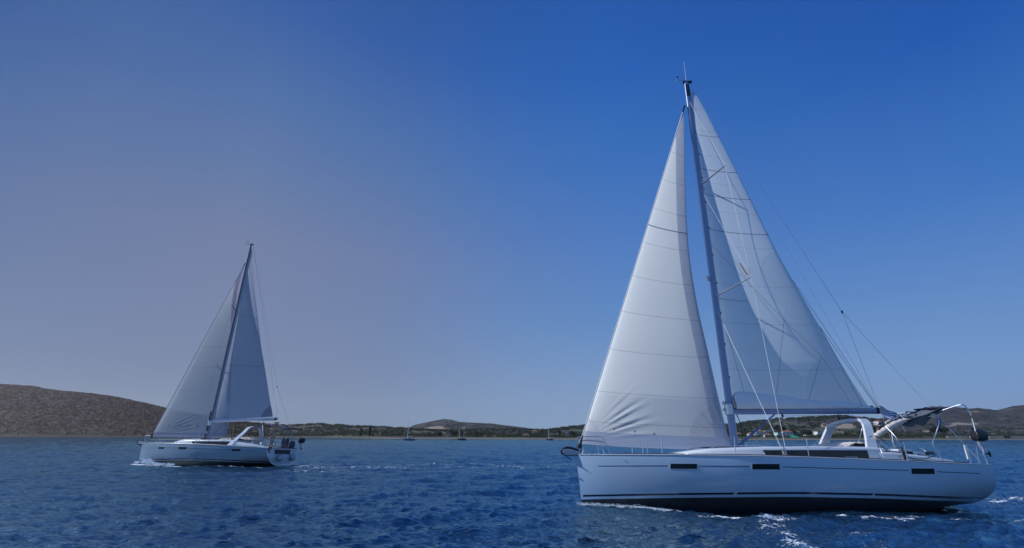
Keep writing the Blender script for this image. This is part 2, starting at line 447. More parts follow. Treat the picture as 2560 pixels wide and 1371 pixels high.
GENOA_N = sail_material('near_genoa_cloth', [.052, .125, .232, .335, .437, .54, .65, .75, .85, .93], [(.595, 0, 1, .95), (.455, .8, 1, .0)], 0.52, 0.50, (0.91, 0.93, 0.91), (0.64, 0.66, 0.74), 0.84, clew=[('c_clew', 1.75), ('c_tack', 1.05), ('c_head', 1.2)], pw=.4, clear=.05)
MAIN_N = sail_material('near_mainsail_cloth', [.10, .225, .335, .455, .565, .66, .755, .85, .93], [(.29, 0, .36, .5), (.50, 0, 1, .75), (.615, 0, 1, .75), (.705, 0, 1, .8), (.83, 0, 1, .7), (.40, .0, 1, .0)], None, 0, (0.84, 0.92, 0.94), (0.46, 0.56, 0.66), 0.80, clew=[('c_clew', 2.4), ('c_reef', 1.6), ('c_reefb', 1.6), ('c_head', 1.2)], pw=.22, clear=.28)
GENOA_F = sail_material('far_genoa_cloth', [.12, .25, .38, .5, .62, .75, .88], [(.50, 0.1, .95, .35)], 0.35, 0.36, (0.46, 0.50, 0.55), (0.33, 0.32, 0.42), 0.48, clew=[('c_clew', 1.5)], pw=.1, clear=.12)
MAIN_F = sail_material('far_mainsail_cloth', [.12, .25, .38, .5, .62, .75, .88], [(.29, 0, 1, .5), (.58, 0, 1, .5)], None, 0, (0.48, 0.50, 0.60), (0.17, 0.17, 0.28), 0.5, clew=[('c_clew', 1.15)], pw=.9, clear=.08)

def make_yacht(name, O, yaw, heel, near, label):
    Y = empty(name, O, (-heel, 0, yaw)); tag(Y, label, 'sailing yacht', 'cruising yachts under sail')
    # ---- hull shell
    us = np.r_[np.linspace(0, 1.2, 16), np.linspace(1.35, 12.9, 60), np.linspace(13.0, LEN, 10)]
    nph = 30; V = []; hv = []; uv = []
    ph = np.linspace(0, math.pi / 2, nph)
    for u in us:
        zs, zk, b, n = zs_f(u), zk_f(u), b_f(u), n_f(u)
        ring = []
        for p in ph: ring.append((b * math.sin(p) ** (2 / n), zs - (zs - zk) * math.cos(p) ** (2 / n)))
        full = [(-y, z) for y, z in ring[::-1]] + ring[1:]
        for y, z in full:
            V.append((hull_u(u, z), y, z)); hv.append(z - zb_f(u)); uv.append(u)
    nr = 2 * nph - 1; I = np.arange(len(us) * nr).reshape(len(us), nr)
    F = np.stack([I[:-1, :-1], I[:-1, 1:], I[1:, 1:], I[1:, :-1]], -1).reshape(-1, 4)
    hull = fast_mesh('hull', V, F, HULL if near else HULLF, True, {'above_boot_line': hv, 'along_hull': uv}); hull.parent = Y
    # ---- transom
    ring = [V[k] for k in I[-1]]; tm = MB(); cx = sum(p[0] for p in ring) / nr
    inner = [(p[0] - 0.01, p[1] * 0.93, zk_f(LEN) + (p[2] - zk_f(LEN)) * 0.95 + 0.03) for p in ring]
    inner2 = [(p[0] - 0.045, p[1] * 0.985, p[2]) for p in inner]
    tm.loft([ring, inner, inner2], caps=False, closed=False)
    b0 = len(tm.v) - nr
    for k in range(nph - 1): tm.f.append((b0 + k, b0 + k + 1, b0 + nr - 2 - k, b0 + nr - 1 - k))
    tr = tm.build('transom', WHITE, Y)
    MB().box((LEN + .02, 0, 1.06), (0.10, 1.9, 0.32)).build('stern_locker', BLACK, tr, False)
    if near:
        MB().box((LEN + .06, 0, 0.55), (0.03, 1.2, 0.03)).build('step', STEEL, tr, False)
    # ---- deck with cockpit well
    G = []; du = np.linspace(0.02, LEN - .02, 70)
    dk = MB()
    for u in du:
        b = b_f(u) - 0.015; z = zs_f(u); G.append([(hull_u(u, z), y * b, z - 0.01 + 0.05 * (1 - y * y) * min(1, b)) for y in np.linspace(-1, 1, 17)])
    G = np.array(G); r, c = G.shape[:2]; b0 = 0; dk.v = [tuple(p) for p in G.reshape(-1, 3)]
    for i in range(r - 1):
        for j in range(c - 1):
            if 10.9 < du[i] < 13.2 and abs((j - 7.5)) < 3.6: continue
            dk.f.append((i * c + j, i * c + j + 1, (i + 1) * c + j + 1, (i + 1) * c + j))
    dk.build('deck', DECKM, Y)
    wl = MB(); wl.loft([[(10.8, -1.0, z), (13.3, -1.0, z), (13.3, 1.0, z), (10.8, 1.0, z)] for z in (1.50, 1.49, 0.95)], caps=False)
    wl.add([(10.8, -1.0, .95), (13.3, -1.0, .95), (13.3, 1.0, .95), (10.8, 1.0, .95)], [(0, 1, 2, 3)]); wl.build('cockpit_well', DECKM, Y, False)
    # ---- toe rail, rub line, hull stripe, windows on both sides
    for sd in (-1, 1):
        for u0, u1 in ((1.25, 3.62), (3.70, 10.65), (10.80, 12.85)):
            path = []
            for u in np.linspace(u0, u1, 26): path.append((hull_u(u, zs_f(u)), sd * (b_f(u) - 0.02), zs_f(u) + 0.024))
            MB().tube(path, [0.012] + [0.027] * 24 + [0.012], 6).build('toe_rail', TEAK, Y)
        path = [(hull_u(u, zs_f(u)), sd * (b_f(u) + 0.004), zs_f(u) + 0.002) for u in np.linspace(0.15, LEN - 0.1, 60)]
        MB().tube(path, 0.018, 6).build('rub_rail', WHITE, Y)
        for u0, u1, za, zb in ((0.76, 3.02, 1.26, 1.285), (4.02, 5.56, 1.285, 1.28), (6.58, 10.64, 1.27, 1.175), (11.6, 13.1, 1.135, 1.08)):
            f = lambda u, a=u0, b=u1, p=za, q=zb: p + (q - p) * (u - a) / (b - a)
            slab(patch(u0, u1, lambda u: f(u) - 0.010, lambda u: f(u) + 0.012, sd, 0.004, 24), 0.02, sd).build('sheer_stripe', NAVY, Y, False)
        for u0, u1, z0, z1 in ((3.10, 3.93, 1.195, 1.355), (5.63, 6.48, 1.19, 1.36), (10.72, 11.50, 1.065, 1.235)):
            fr = slab(patch(u0 - .02, u1 + .02, z0 - .02, z1 + .02, sd, 0.006, 8, 0.02), 0.03, sd).build('hull_window', WHITE, Y, False)
            slab(patch(u0, u1, z0, z1, sd, 0.011, 8, 0.02), 0.02, sd).build('pane', GLASS, fr, False)
    # ---- coachroof
    st = [(3.42, .25, 1.66), (3.7, .62, 1.72), (4.1, .95, 1.79), (4.7, 1.22, 1.86), (5.6, 1.42, 1.895), (6.5, 1.55, 1.915), (8, 1.62, 1.93), (9.2, 1.62, 1.93), (10.0, 1.60, 1.91), (10.55, 1.56, 1.88)]
    rings = []
    for u, w, z in st:
        zb = zs_f(u) - 0.04; rr = min(0.13, (z - zb) * 0.6, w * .5); rings.append(rounded_ring(u, w, zb, z, rr))
    roof = MB().loft(rings).build('coachroof', WHITE, Y)
    for sd in (-1, 1):
        xs = [6.42, 6.5, 8, 9.2, 9.9]; top = []; bot = []
        for x in xs:
            w = float(np.interp(x, [s_[0] for s_ in st], [s_[1] for s_ in st])); top.append((x - (0.1 if x == xs[0] else 0), sd * (w + .004), 1.80)); bot.append((x, sd * (w + .006), zs_f(x) + .02))
        slab([bot, top], 0.02, sd).build('window', GLASS, roof, False)
        MB().box((5.3, sd * 0.55, 1.915), (.5, .45, .03)).build('deck_hatch', GLASS, roof, False, 0.01)
        for x, lg in ((4.6, 2.2), (8.3, 1.6)):
            pz = [(x + k * lg / 6, sd * (0.95 + 0.03 * k), float(np.interp(x + k * lg / 6, [s_[0] for s_ in st], [s_[2] for s_ in st])) + (0.065 if 0 < k < 6 else .0)) for k in range(7)]
            MB().tube(pz, 0.012, 6).build('handrail', STEEL, roof)
    # ---- sprayhood folded down
    sh = MB(); rows = []
    for t in np.linspace(0, 1, 14):
        x = 9.45 + 1.35 * t; hgt = (0.19 * math.sin(math.pi * t ** 0.8) + 0.015) * (1.0 if near else 1.3)
        rows.append([(x + 0.05 * math.sin(9 * y + 3 * t) + 0.25 * y * y * 0.3, y * 1.18, 1.90 + hgt * (1 - 0.25 * y * y) + 0.018 * math.sin(17 * y + 21 * t) + 0.012 * math.sin(40 * t + 5 * y)) for y in np.linspace(-1, 1, 24)])
    sh.grid(rows)
    sh.build('sprayhood', CREAM, Y, solid=0.02)
    if near: MB().tube([(9.35, y, 1.93 + .02 * math.cos(y)) for y in np.linspace(-1.25, 1.25, 9)], 0.028, 6).build('hood_rail', BLACK, Y)
    # ---- cockpit coamings
    for sd in (-1, 1):
        rr = []
        for u, w, z in ((10.3, 0.30, 1.76), (10.75, .30, 1.745), (11.1, .32, 1.71), (11.7, .33, 1.64), (12.2, .33, 1.575), (12.6, .30, 1.52), (13.0, .22, 1.41)):
            zb = zs_f(u) - .06; rr.append([(u, sd * 1.32 + y, z_) for _, y, z_ in rounded_ring(u, w, zb, z, min(.10, (z - zb) * .6))])
        co = MB().loft(rr).build('coaming', WHITE, Y)
        for u in (10.95, 11.75):
            MB().tube([(u, sd * 1.32, 1.60), (u, sd * 1.32, 1.80)], [0.085, 0.06], 12).build('winch', STEEL, co)
    # ---- mainsheet arch
    b0_, b1_ = (np.array((6.22, 0, 3.24)), np.array((12.5, .6, 3.33))) if near else (np.array((6.4, 0, 3.48)), np.array((12.05, .8, 3.70)))
    path = [(10.08, -1.52, 1.50), (10.20, -1.43, 1.80), (10.34, -1.28, 2.15), (10.48, -1.12, 2.50), (10.58, -.96, 2.74), (10.70, -.68, 2.86), (10.78, -.2, 2.91)]
    if not near: path = [(10.05, -1.70, 1.50), (10.22, -1.55, 1.80), (10.42, -1.33, 2.15), (10.56, -1.02, 2.50), (10.62, -.80, 2.78), (10.66, -.55, 2.92), (10.66, -.2, 2.985)]
    pts = path + [(x, -y, z) for x, y, z in path[::-1]]
    wd = [.52, .44, .37, .35, .34, .32, .30]; wd = wd + wd[::-1]
    P = np.array(catmull(pts, 4)); W = np.interp(np.linspace(0, 1, len(P)), np.linspace(0, 1, len(wd)), wd); ar = []
    for i, p in enumerate(P):
        d = P[min(i + 1, len(P) - 1)] - P[max(i - 1, 0)]; d[0] = 0; d /= np.linalg.norm(d); n = np.array([0, -d[2], d[1]]); h = 0.055
        w = W[i] / 2
        ar.append([p + np.array([a * w, 0, 0]) + n * q for a, q in ((-1, -h * .4), (-.85, -h), (.85, -h), (1, -h * .4), (1, h * .4), (.85, h), (-.85, h), (-1, h * .4))])
    arch = MB().loft(ar).build('mainsheet_arch', WHITE, Y)
    MB().tube([(10.8, -.25, 2.99), (10.8, .25, 2.99)], 0.03, 8).build('traveller', BLACK, arch)
    for dy in (-.08, .08):
        MB().tube([(10.80, dy, 2.96), b0_ + (b1_ - b0_) * (.72 if near else .74) + (0, dy, -.26)], 0.012, 5).build('mainsheet', ROPED, Y)
    # ---- companionway windscreen pillar and helm gear
    for sd in (-1, 1):
        wh = MB()
        hc = np.array((12.35, sd * 0.8, 1.52)); ringp = [hc + 0.36 * np.array((0.12 * math.sin(a), math.cos(a), math.sin(a))) for a in np.linspace(0, 2 * math.pi, 25)]
        wh.tube(ringp, 0.016, 6)
        for a in (0, 2.1, 4.2): wh.tube([hc, hc + 0.36 * np.array((0, math.cos(a), math.sin(a)))], 0.010, 5)
        wh.build('steering_wheel', STEEL, Y)
        MB().box((12.2, sd * .8, 1.40), (.26, .30, .75), tz=.7).build('helm_pedestal', WHITE, Y, bevel=.03)
    # ---- mast and standing rig
    mb = (6.06, 0, 1.75) if near else (6.28, 0, 1.75); mt = (6.78, 0, 19.93) if near else (6.03, 0, 20.32)
    mbv, mtv = np.array(mb, float), np.array(mt, float)
    mp = lambda z: mbv + (mtv - mbv) * ((z - mbv[2]) / (mtv[2] - mbv[2]))
    rr = []
    for t in np.linspace(0, 1, 14):
        p = mbv + (mtv - mbv) * t; a, b = 0.135 - .02 * max(0, t - .8) / .2, 0.085
        rr.append([p + np.array((a * math.cos(q), b * math.sin(q), 0)) for q in np.linspace(0, 2 * math.pi, 20, endpoint=False)])
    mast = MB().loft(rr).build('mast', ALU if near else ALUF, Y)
    MB().tube([mp(2.0) + (.15, 0, 0), mp(19.5) + (.14, 0, 0)], 0.014, 6).build('luff_track', STEEL, mast)
    MB().box(mtv + (.05, 0, .02), (.46, .15, .06)).build('masthead_crane', BLACK, mast, False)
    if near:
        G = [[mp(z) + (.14 * math.cos(a), .089 * math.sin(a), 0) for a in np.linspace(-2.4, -.75, 8)] for z in (18.95, 19.72)]
        pn = MB().grid(G).build('mast_panel', BLACK, mast)
        em = [mp(19.5) + (x, -.094, z) for x, z in ((-.05, .06), (-.02, .11), (.03, .10), (.045, .05), (0, .01), (-.04, -.04), (-.02, -.09), (.04, -.10), (.07, -.06))]
        MB().tube(catmull(em, 4), 0.008, 5).build('panel_emblem', ALU, pn)
        for z in np.arange(3.2, 18, 1.35): MB().box(mp(z) + (.155, 0, 0), (.05, .04, .07)).build('sail_slide', BLACK, mast, False) if int(z * 10) % 2 or True else None
        MB().box(mp(8.75) + (-.2, -.02, 0), (.12, .10, .10)).build('radar_bracket', WHITE, mast, False, .02)
        MB().ball(mp(8.62) + (-.22, -.02, .22), (.07, .07, .09)).build('steaming_light', STEEL, mast)
    MB().tube([mtv + (.0, 0, 0), mtv + (.07 if near else 0, 0, 1.45 if near else .35)], [.011, .005], 6).build('antenna', ROPEL if near else BLACK, mast)
    va = MB(); va.tube([mtv + (-.05, 0, .03), mtv + (-.48, 0, .20)], .008, 5); va.tube([mtv + (-.50, 0, .12), mtv + (-.50, 0, .34)], .006, 5); va.box(mtv + (-.42, 0, .36), (.16, .01, .06))
    for q in range(3): va.ball(mtv + (-.50 + .06 * math.cos(q * 2.1), .06 * math.sin(q * 2.1), .12), .025, 6, 4)
    va.build('wind_vane', BLACK, mast)
    bs_hi = 13.54 if near else 13.41; bs_lo = 7.95 if near else 7.78
    tips = {}
    for sd in (-1, 1):
        for nm, z, dx, yy, dz in (('hi', bs_hi, .80 if near else .36, 1.05, .40 if near else .23), ('lo', bs_lo, .98 if near else .42, 1.35, .40 if near else .32)):
            a = mp(z) + (.02, sd * .06, 0); b = mp(z) + (dx, sd * yy, dz); tips[nm, sd] = b
            MB().tube([a, b], [.055, .035], 8, 0.45).build('spreader', M('pale_spreader', (.62, .62, .68), .4), mast)
        ch = np.array((6.87 if near else 7.2, sd * 1.98, 1.60))
        hi, lo = tips['hi', sd], tips['lo', sd]; W_ = .0095
        MB().tube([ch, lo, hi, mp(18.55) + (0, sd * .08, 0)], W_, 5).build('cap_shroud', ROPEL if near else WIRE, Y)
        MB().tube([lo, mp(13.25) + (0, sd * .08, 0)], W_ * .8, 5).build('diagonal_shroud', ROPEL if near else WIRE, Y)
        MB().tube([ch + (-.06, 0, 0), mp(7.3) + (0, sd * .08, 0)], W_, 5).build('lower_shroud', ROPEL if near else WIRE, Y)
        cp = MB(); cp.tube([ch + (0, 0, -.12), ch + (-.05, 0, .30)], .022, 6); cp.tube([ch + (-.12, 0, -.02), ch + (-.13, 0, .25)], .016, 6); cp.box(ch + (-.03, 0, -.06), (.26, .06, .10)); cp.build('chainplate', STEEL, Y)
    # ---- forestay with furler
    fs = [(0.15, 0, 1.78), (0.19, 0, 2.01), (6.42, 0, 18.23), (6.62, 0, 18.62)] if near else [(.55, 0, 1.78), (.68, 0, 2.2), (5.84, 0, 18.22), (5.96, 0, 18.7)]
    A, B = np.array(fs[1]), np.array(fs[2])
    MB().tube([A, B], 0.024, 8).build('forestay_foil', ROPEL if near else ALU, Y)
    MB().tube([fs[2], fs[3]], 0.012, 6).build('forestay', WIRE, Y)
    fu = MB(); fu.tube([np.array(fs[0]), A + (B - A) * .012], .02, 8); fu.tube([np.array(fs[0]) + (0, 0, .10), np.array(fs[0]) + (.03, 0, .22)], .10, 14); fu.tube([A, A + (B - A) * .02], [.06, .04], 10)
    for dy in (-.09, .09): fu.ball(A + (.02, dy, -.02), (.05, .03, .08), 8, 5)
    fu.build('furling_drum', BLACK, Y)
    MB().tube([B - (B - A) * .018, B + (B - A) * .008], [.035, .05], 8).build('halyard_swivel', BLACK, Y)
    # ---- boom, vang
    b0, b1 = ((6.22, 0, 3.24), (12.50, .6, 3.33)) if near else ((6.40, 0, 3.48), (12.05, .8, 3.70))
    b0, b1 = np.array(b0, float), np.array(b1, float); rr = []
    for t in (0, .03, .97, 1):
        p = b0 + (b1 - b0) * t; hh = .125 if 0 < t < 1 else .10
        rr.append([p + np.array((0, .065 * math.cos(q), hh * math.sin(q))) for q in np.linspace(0, 2 * math.pi, 14, endpoint=False)])
    boom = MB().loft(rr).build('boom', ALU if near else M('pale_boom', (.62, .60, .66), .4), Y)
    MB().tube([b0 + (b1 - b0) * .965 + (0, 0, 0), b0 + (b1 - b0) * .975], .13, 12).build('end_band', BLACK, boom)
    gn = MB(); gn.tube([mp(3.1) + (-.02, 0, 0), mp(3.5) + (-.02, 0, 0)], .165, 14, 1.0); gn.ball(mp(3.55) + (-.22, -.02, 0), .07); gn.ball(mp(3.3) + (-.22, .02, 0), .06); gn.build('gooseneck', STEEL, Y)
    for t in ((.70, .765) if near else (.72, .80)):
        p = b0 + (b1 - b0) * t; MB().tube([p + (0, 0, .13), p + (0, -.07, 0), p + (0, 0, -.13), p + (-.02, 0, -.24)], .012, 5).build('sheet_strap', ROPED, boom)
        MB().ball(p + (-.02, 0, -.27), (.05, .03, .06)).build('sheet_block', BLACK, boom)
    v0, v1 = mp(1.98) + (.16, 0, 0), b0 + (b1 - b0) * (.27 if near else .2) + (0, 0, -.13)
    vg = MB(); vg.tube([v0, v0 + (v1 - v0) * .55], .046, 10); vg.tube([v0 + (v1 - v0) * .5, v1], .028, 10); vg.build('boom_vang', STRUT, Y)
    if near:
        MB().tube([v1 + (.28, -.05, .0), v1 + (.30, -.05, -.12), v0 + (.35, 0, -.1)], .007, 5).build('vang_line', ROPEL, Y)
        MB().ball(v1 + (.28, -.05, -.05), (.05, .03, .06)).build('vang_block', BLACK, Y)
        MB().tube([v1 + (.30, -.05, -.06), b0 + (b1 - b0) * .76 + (0, 0, -.16)], .006, 5).build('reefing_line', ROPED, Y)
        MB().tube([b0 + (.15, 0, -.08), b0 + (.22, 0, -.5), mp(1.95) + (.35, 0, 0)], .014, 5).build('halyard_tail', ROPED, Y)
        MB().tube([b0 + (.1, 0, -.1), mp(2.4) + (.7, .3, 0)], .008, 5).build('halyard_tail', ROPED, Y)
    # ---- sails
    if near:
        luff = [A + (B - A) * .002, B - (B - A) * .018]
        leech = [(6.5, 1.3, 1.87), (6.37, 1.35, 3.67), (6.2, 1.3, 5.87), (6.0, 1.15, 7.84), (5.89, .95, 9.91), (5.93, .75, 11.9), (6.06, .5, 13.98), (6.24, .25, 16.17), (6.36, 0, 17.9)]
        G = sail_mesh(luff, leech, 320, 90, .07, .06, wrinkle=.015)
        build_sail('genoa', G, GENOA_N, Y, [('c_clew', G[0, -1]), ('c_tack', G[0, 0]), ('c_head', G[-1, 0])])
        for k in (18, 31, 43): MB().tube([G[13 - k // 12, k] + (0, -.012, 0), G[13 - k // 12, k] + (0, .008, 0)], .032, 10, up=(1, 0, 0)).build('sail_grommet', BLACK, Y)
        luff = [mp(3.3) + (.17, 0, 0), mp(19.35) + (.16, 0, 0)]
        leech = [(12.04, .6, 3.47), (11.92, .85, 4.27), (11.69, 1.05, 5.39), (11.32, 1.2, 6.97), (10.85, 1.25, 8.61), (10.28, 1.2, 10.34), (9.64, 1.0, 12.38), (8.95, .75, 14.5), (8.19, .45, 16.63), (7.55, .2, 18.41), (7.08, 0, 19.36)]
        G = sail_mesh(luff, leech, 240, 80, .075, 0, .38)
        build_sail('mainsail', G, MAIN_N, Y, [('c_clew', G[0, -1]), ('c_reef', G[52, -1]), ('c_reefb', G[85, -1]), ('c_head', G[-1, 0])])
        # stack bag along the boom
        top = catmull([(6.34, 0, 3.83), (6.6, .05, 4.0), (7.48, .1, 3.92), (8.46, .18, 3.85), (9.62, .3, 3.70), (10.8, .4, 3.67), (11.65, .5, 3.59), (12.24, .55, 3.41)], 5)
        for sd in (-1, 1):
            rows = []
            for i, p in enumerate(top):
                t = i / (len(top) - 1); q = b0 + (b1 - b0) * ((p[0] - b0[0]) / (b1[0] - b0[0])); row = []
                for k, s_ in enumerate(np.linspace(0, 1, 9)):
                    z = q[2] + .07 + (p[2] - q[2] - .07) * s_; w = (.10 + .10 * math.sin(math.pi * s_ ** .8)) * (1 - .6 * t) + .01
                    w += .014 * math.sin(7 * p[0] + 5 * s_) + .008 * math.sin(19 * p[0] - 9 * s_)
                    row.append((p[0], q[1] + sd * max(.03, w * (1 - .5 * s_)), z - .012 * math.sin(5 * p[0]) * s_))
                rows.append(row)
            MB().grid(rows).build('stack_bag', M('stack_bag_canvas', (.74, .72, .76), .85, 0, .08, 1.5, .4), Y, solid=.006)
        # lazy jacks and reef lines
        T = lambda x: np.array(min(top, key=lambda p: abs(p[0] - x)))
        LJ = lambda pts: MB().tube(pts, .0055, 4).build('lazy_jack', ROPED, Y)
        LJ([mp(10.4) + (.1, -.1, 0), (8.93, -.2, 6.89)]); LJ([(8.93, -.2, 6.89), T(8.0) + (0, -.2, 0)]); LJ([(8.93, -.2, 6.89), (10.2, -.05, 5.4)])
        LJ([(10.2, -.05, 5.4), T(9.5) + (0, -.16, 0)]); LJ([(10.2, -.05, 5.4), T(11.1) + (0, -.12, -.1)]); LJ([mp(6.3) + (.3, -.05, 0), T(6.75) + (0, -.2, 0)])
        MB().tube([G[52, -1], T(11.7) + (0, -.1, -.1)], .008, 4).build('reef_pennant', ROPED, Y)
        MB().tube([G[52, -1], b1 + (-.12, 0, .1)], .008, 4).build('reef_pennant', ROPED, Y)
        MB().tube([G[85, -1], b1 + (-.08, 0, .1)], .008, 4).build('reef_pennant', ROPED, Y)
        MB().tube([G[0, -1], b1 + (-.2, 0, .1)], .02, 5).build('clew_outhaul', ROPED, Y)
        MB().ball(G[0, -1] + (.12, 0, .02), (.08, .03, .04)).build('clew_block', BLACK, Y)
        MB().tube([mtv + (.28, 0, -.05), b1 + (-.05, 0, .1)], .006, 4).build('topping_lift', WIRE, Y)
        tb = mp(8.9) + (.86, -1.0, .55)
        MB().tube([tips['lo', -1] + (-.12, .05, .10), tips['lo', -1] + (-.33, .05, .62)], .028, 8).build('leather_boot', M('orange_leather', (.45, .22, .12), .7), Y)
    else:
        luff = [A + (B - A) * .002, B - (B - A) * .01]
        leech = [(6.75, 1.6, 2.3), (6.62, 1.6, 3.69), (6.25, 1.5, 6.14), (5.75, 1.4, 9.08), (5.35, 1.0, 12.51), (5.25, .6, 15.21), (5.52, .25, 16.92), (5.84, 0, 18.05)]
        G = sail_mesh(luff, leech, 160, 60, .07, .10, wrinkle=.03)
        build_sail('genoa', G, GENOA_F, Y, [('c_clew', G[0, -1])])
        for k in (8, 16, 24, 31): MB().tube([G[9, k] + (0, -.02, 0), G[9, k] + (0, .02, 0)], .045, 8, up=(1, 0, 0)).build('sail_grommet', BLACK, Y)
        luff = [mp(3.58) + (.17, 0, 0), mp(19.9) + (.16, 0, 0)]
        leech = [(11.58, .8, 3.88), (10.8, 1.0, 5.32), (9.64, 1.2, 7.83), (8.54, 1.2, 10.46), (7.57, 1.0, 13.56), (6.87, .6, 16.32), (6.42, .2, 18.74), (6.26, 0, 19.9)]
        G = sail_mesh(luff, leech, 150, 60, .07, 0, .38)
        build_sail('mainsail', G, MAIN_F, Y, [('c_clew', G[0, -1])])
        MB().tube([mtv + (.25, 0, -.05), b1 + (-.05, 0, .1)], .008, 4).build('topping_lift', WIRE, Y)
        MB().tube([mp(3.2) + (-.14, -.05, 0), mp(4.3) + (-.15, -.05, 0)], .05, 6).build('mast_winch_pad', BLACK, mast)
        for z in (2.2, 2.9): MB().box(mp(z) + (-.12, -.04, 0), (.16, .14, .45)).build('halyard_bag', BLACK, mast, False)
    # ---- backstay
    top, spl = np.array((7.22, 0, 19.78)) if near else mtv + (.25, 0, -.05), np.array((11.59, 0, 7.3)) if near else np.array((12.0, 0, 6.3))
    MB().tube([top, spl], .0085, 5).build('backstay', WIRE, Y)
    MB().ball(spl, (.045, .045, .07), 8, 5).build('backstay_block', BLACK, Y)
    for sd in (-1, 1): MB().tube([spl, (13.55, sd * 1.75, 1.42)], .0075, 5).build('backstay_leg', WIRE, Y)
    # ---- pulpit, stanchions, guardrails, pushpit
    for sd in (-1, 1):
        pl = [(0.12, sd * .10, 2.28), (.5, sd * .25, 2.29), (.92, sd * .40, 2.29), (1.02, sd * .44, 2.22), (1.10, sd * .48, 2.0), (1.23, sd * .56, 1.66)]
        MB().tube(pl, .0145, 7).build('pulpit_rail', STEEL, Y)
        MB().tube([(.93, sd * .40, 2.02), (.99, sd * .48, 1.66)], .013, 6).build('pulpit_rail', STEEL, Y)
        MB().tube([(.12, sd * .1, 2.28), (.18, sd * .06, 1.68)], .013, 6).build('pulpit_rail', STEEL, Y)
        sx = [2.43, 2.9, 5.21, 7.52, 10.75, 12.95]
        for u in sx:
            bb = b_f(u) - .06; lean = .04
            MB().tube([(u, sd * bb, zs_f(u)), (u + lean, sd * (bb + .02), zs_f(u) + .60)], [.016, .0135], 7).build('stanchion', STEEL, Y)
        for hz in (.59, .31):
            gp = [(1.06 + .04, sd * .46, 1.66 + hz * .95)] + [(u + .04 * hz / .6, sd * (b_f(u) - .045), zs_f(u) + hz) for u in sx] + [(13.5, sd * 1.86, 1.36 + hz)]
            MB().tube(gp, .0032, 4).build('guardrail_wire', WIRE, Y)
        pp = [(13.38, sd * 1.86, 1.36), (13.46, sd * 1.88, 1.97), (13.74, sd * 1.84, 1.99), (13.64, sd * 1.84, 1.36)]
        MB().tube(pp, .0145, 7).build('pushpit_rail', STEEL, Y)
        MB().tube([(13.40, sd * 1.87, 1.66), (13.69, sd * 1.84, 1.66)], .010, 6).build('pushpit_rail', STEEL, Y)
        MB().box((8.9, sd * (b_f(8.9) - .06), zs_f(8.9) + .055), (.42, .03, .025)).box((8.9, sd * (b_f(8.9) - .06), zs_f(8.9) + .02), (.14, .03, .06)).build('mooring_cleat', STEEL, Y, False)
        MB().box((.62, sd * .33, 1.70), (.24, .03, .03)).box((.62, sd * .33, 1.67), (.08, .03, .06)).build('mooring_cleat', STEEL, Y, False)
    # ---- anchor on the bow roller
    an = MB()
    an.loft([[(-.28 + .05 * k, y, z) for y, z in ((-.03, -.02), (.03, -.02), (.03, .02), (-.03, .02))] for k in range(2)])
    fl = [[(-.62, 0, 1.93), (-.60, -.02, 1.86), (-.60, .02, 1.86)], [(-.58, 0, 1.78), (-.50, -.10, 1.70), (-.50, .10, 1.70)], [(-.47, 0, 1.64), (-.36, -.17, 1.60), (-.36, .17, 1.60)], [(-.34, 0, 1.57), (-.20, -.12, 1.52), (-.20, .12, 1.52)], [(-.14, 0, 1.44), (-.11, -.01, 1.43), (-.11, .01, 1.43)]]
    an = MB().loft(fl); ao = an.build('anchor', BLACK, Y, False)
    sk = [(-.50, 0, 1.66), (-.47, 0, 1.80), (-.36, 0, 1.885), (-.16, 0, 1.89), (.10, 0, 1.81), (.36, 0, 1.71)]
    MB().tube(catmull(sk, 5), .034, 8, 1.3).build('anchor_shank', BLACK, ao)
    rl = []
    for x, z0, z1 in ((-.47, 1.68, 1.76), (-.42, 1.64, 1.835), (-.28, 1.63, 1.85), (-.08, 1.64, 1.82), (.16, 1.655, 1.76), (.40, 1.665, 1.69)):
        rl.append([(x, -.07, z0), (x, .07, z0), (x, .07, z1), (x, -.07, z1)])
    MB().loft(rl).build('bow_roller', M('dull_steel_plate', (.42, .45, .52), .5, .2), Y, False, .008)
    MB().tube([(-.40, -.07, 1.615), (.3, -.07, 1.64)], .014, 6).build('roller_edge', BLACK, Y)
    MB().tube([(.30, -.06, 1.68), (.31, -.06, 1.90)], [.07, .05], 10).build('windlass', STEEL, Y)
    if near:
        MB().tube(catmull([(-.30, 0, 1.55), (-.22, 0, 1.1), (-.05, 0, .6), (.1, 0, .2)], 4), .006, 4).build('anchor_trip_line', ROPED, Y)
        MB().ball((1.67, -hull_y(1.67, 1.45) - .005, 1.45), .022, 8, 5).build('drain_fitting', STEEL, Y)
        MB().ball((.12, -.05, .83), .03, 8, 5).build('bow_eye', STEEL, Y)
    # ---- stern gear
    if near:
        # canopy folded and hauled up aft
        rows = []
        for t in np.linspace(0, 1, 20):
            x = 11.45 + 1.85 * t; zc = 2.72 + .56 * t - .05 * math.sin(math.pi * t)
            rows.append([(x + .03 * math.sin(8 * y), -.80 + y * (.50 + .1 * t), zc + .06 * (1 - y * y) + .015 * math.sin(12 * y + 16 * t) * (1 - abs(y) * .3)) for y in np.linspace(-1, 1, 24)])
        MB().grid(rows).build('bimini_canopy', GREYC, Y, solid=.02)
        rows = []
        for t in np.linspace(0, 1, 24):
            x = 11.7 + 1.6 * t
            zt = 2.76 + .50 * t
            drop = .10 + .22 * math.sin(math.pi * min(1, t * 1.1)) + .05 * math.sin(15 * t)
            rows.append([(x - .05 * s_, -1.27 + .06 * math.sin(9 * t + 3 * s_) , zt - drop * s_) for s_ in np.linspace(0, 1, 8)])
        MB().grid(rows).build('bimini_skirt', GREYC, Y, solid=.012)
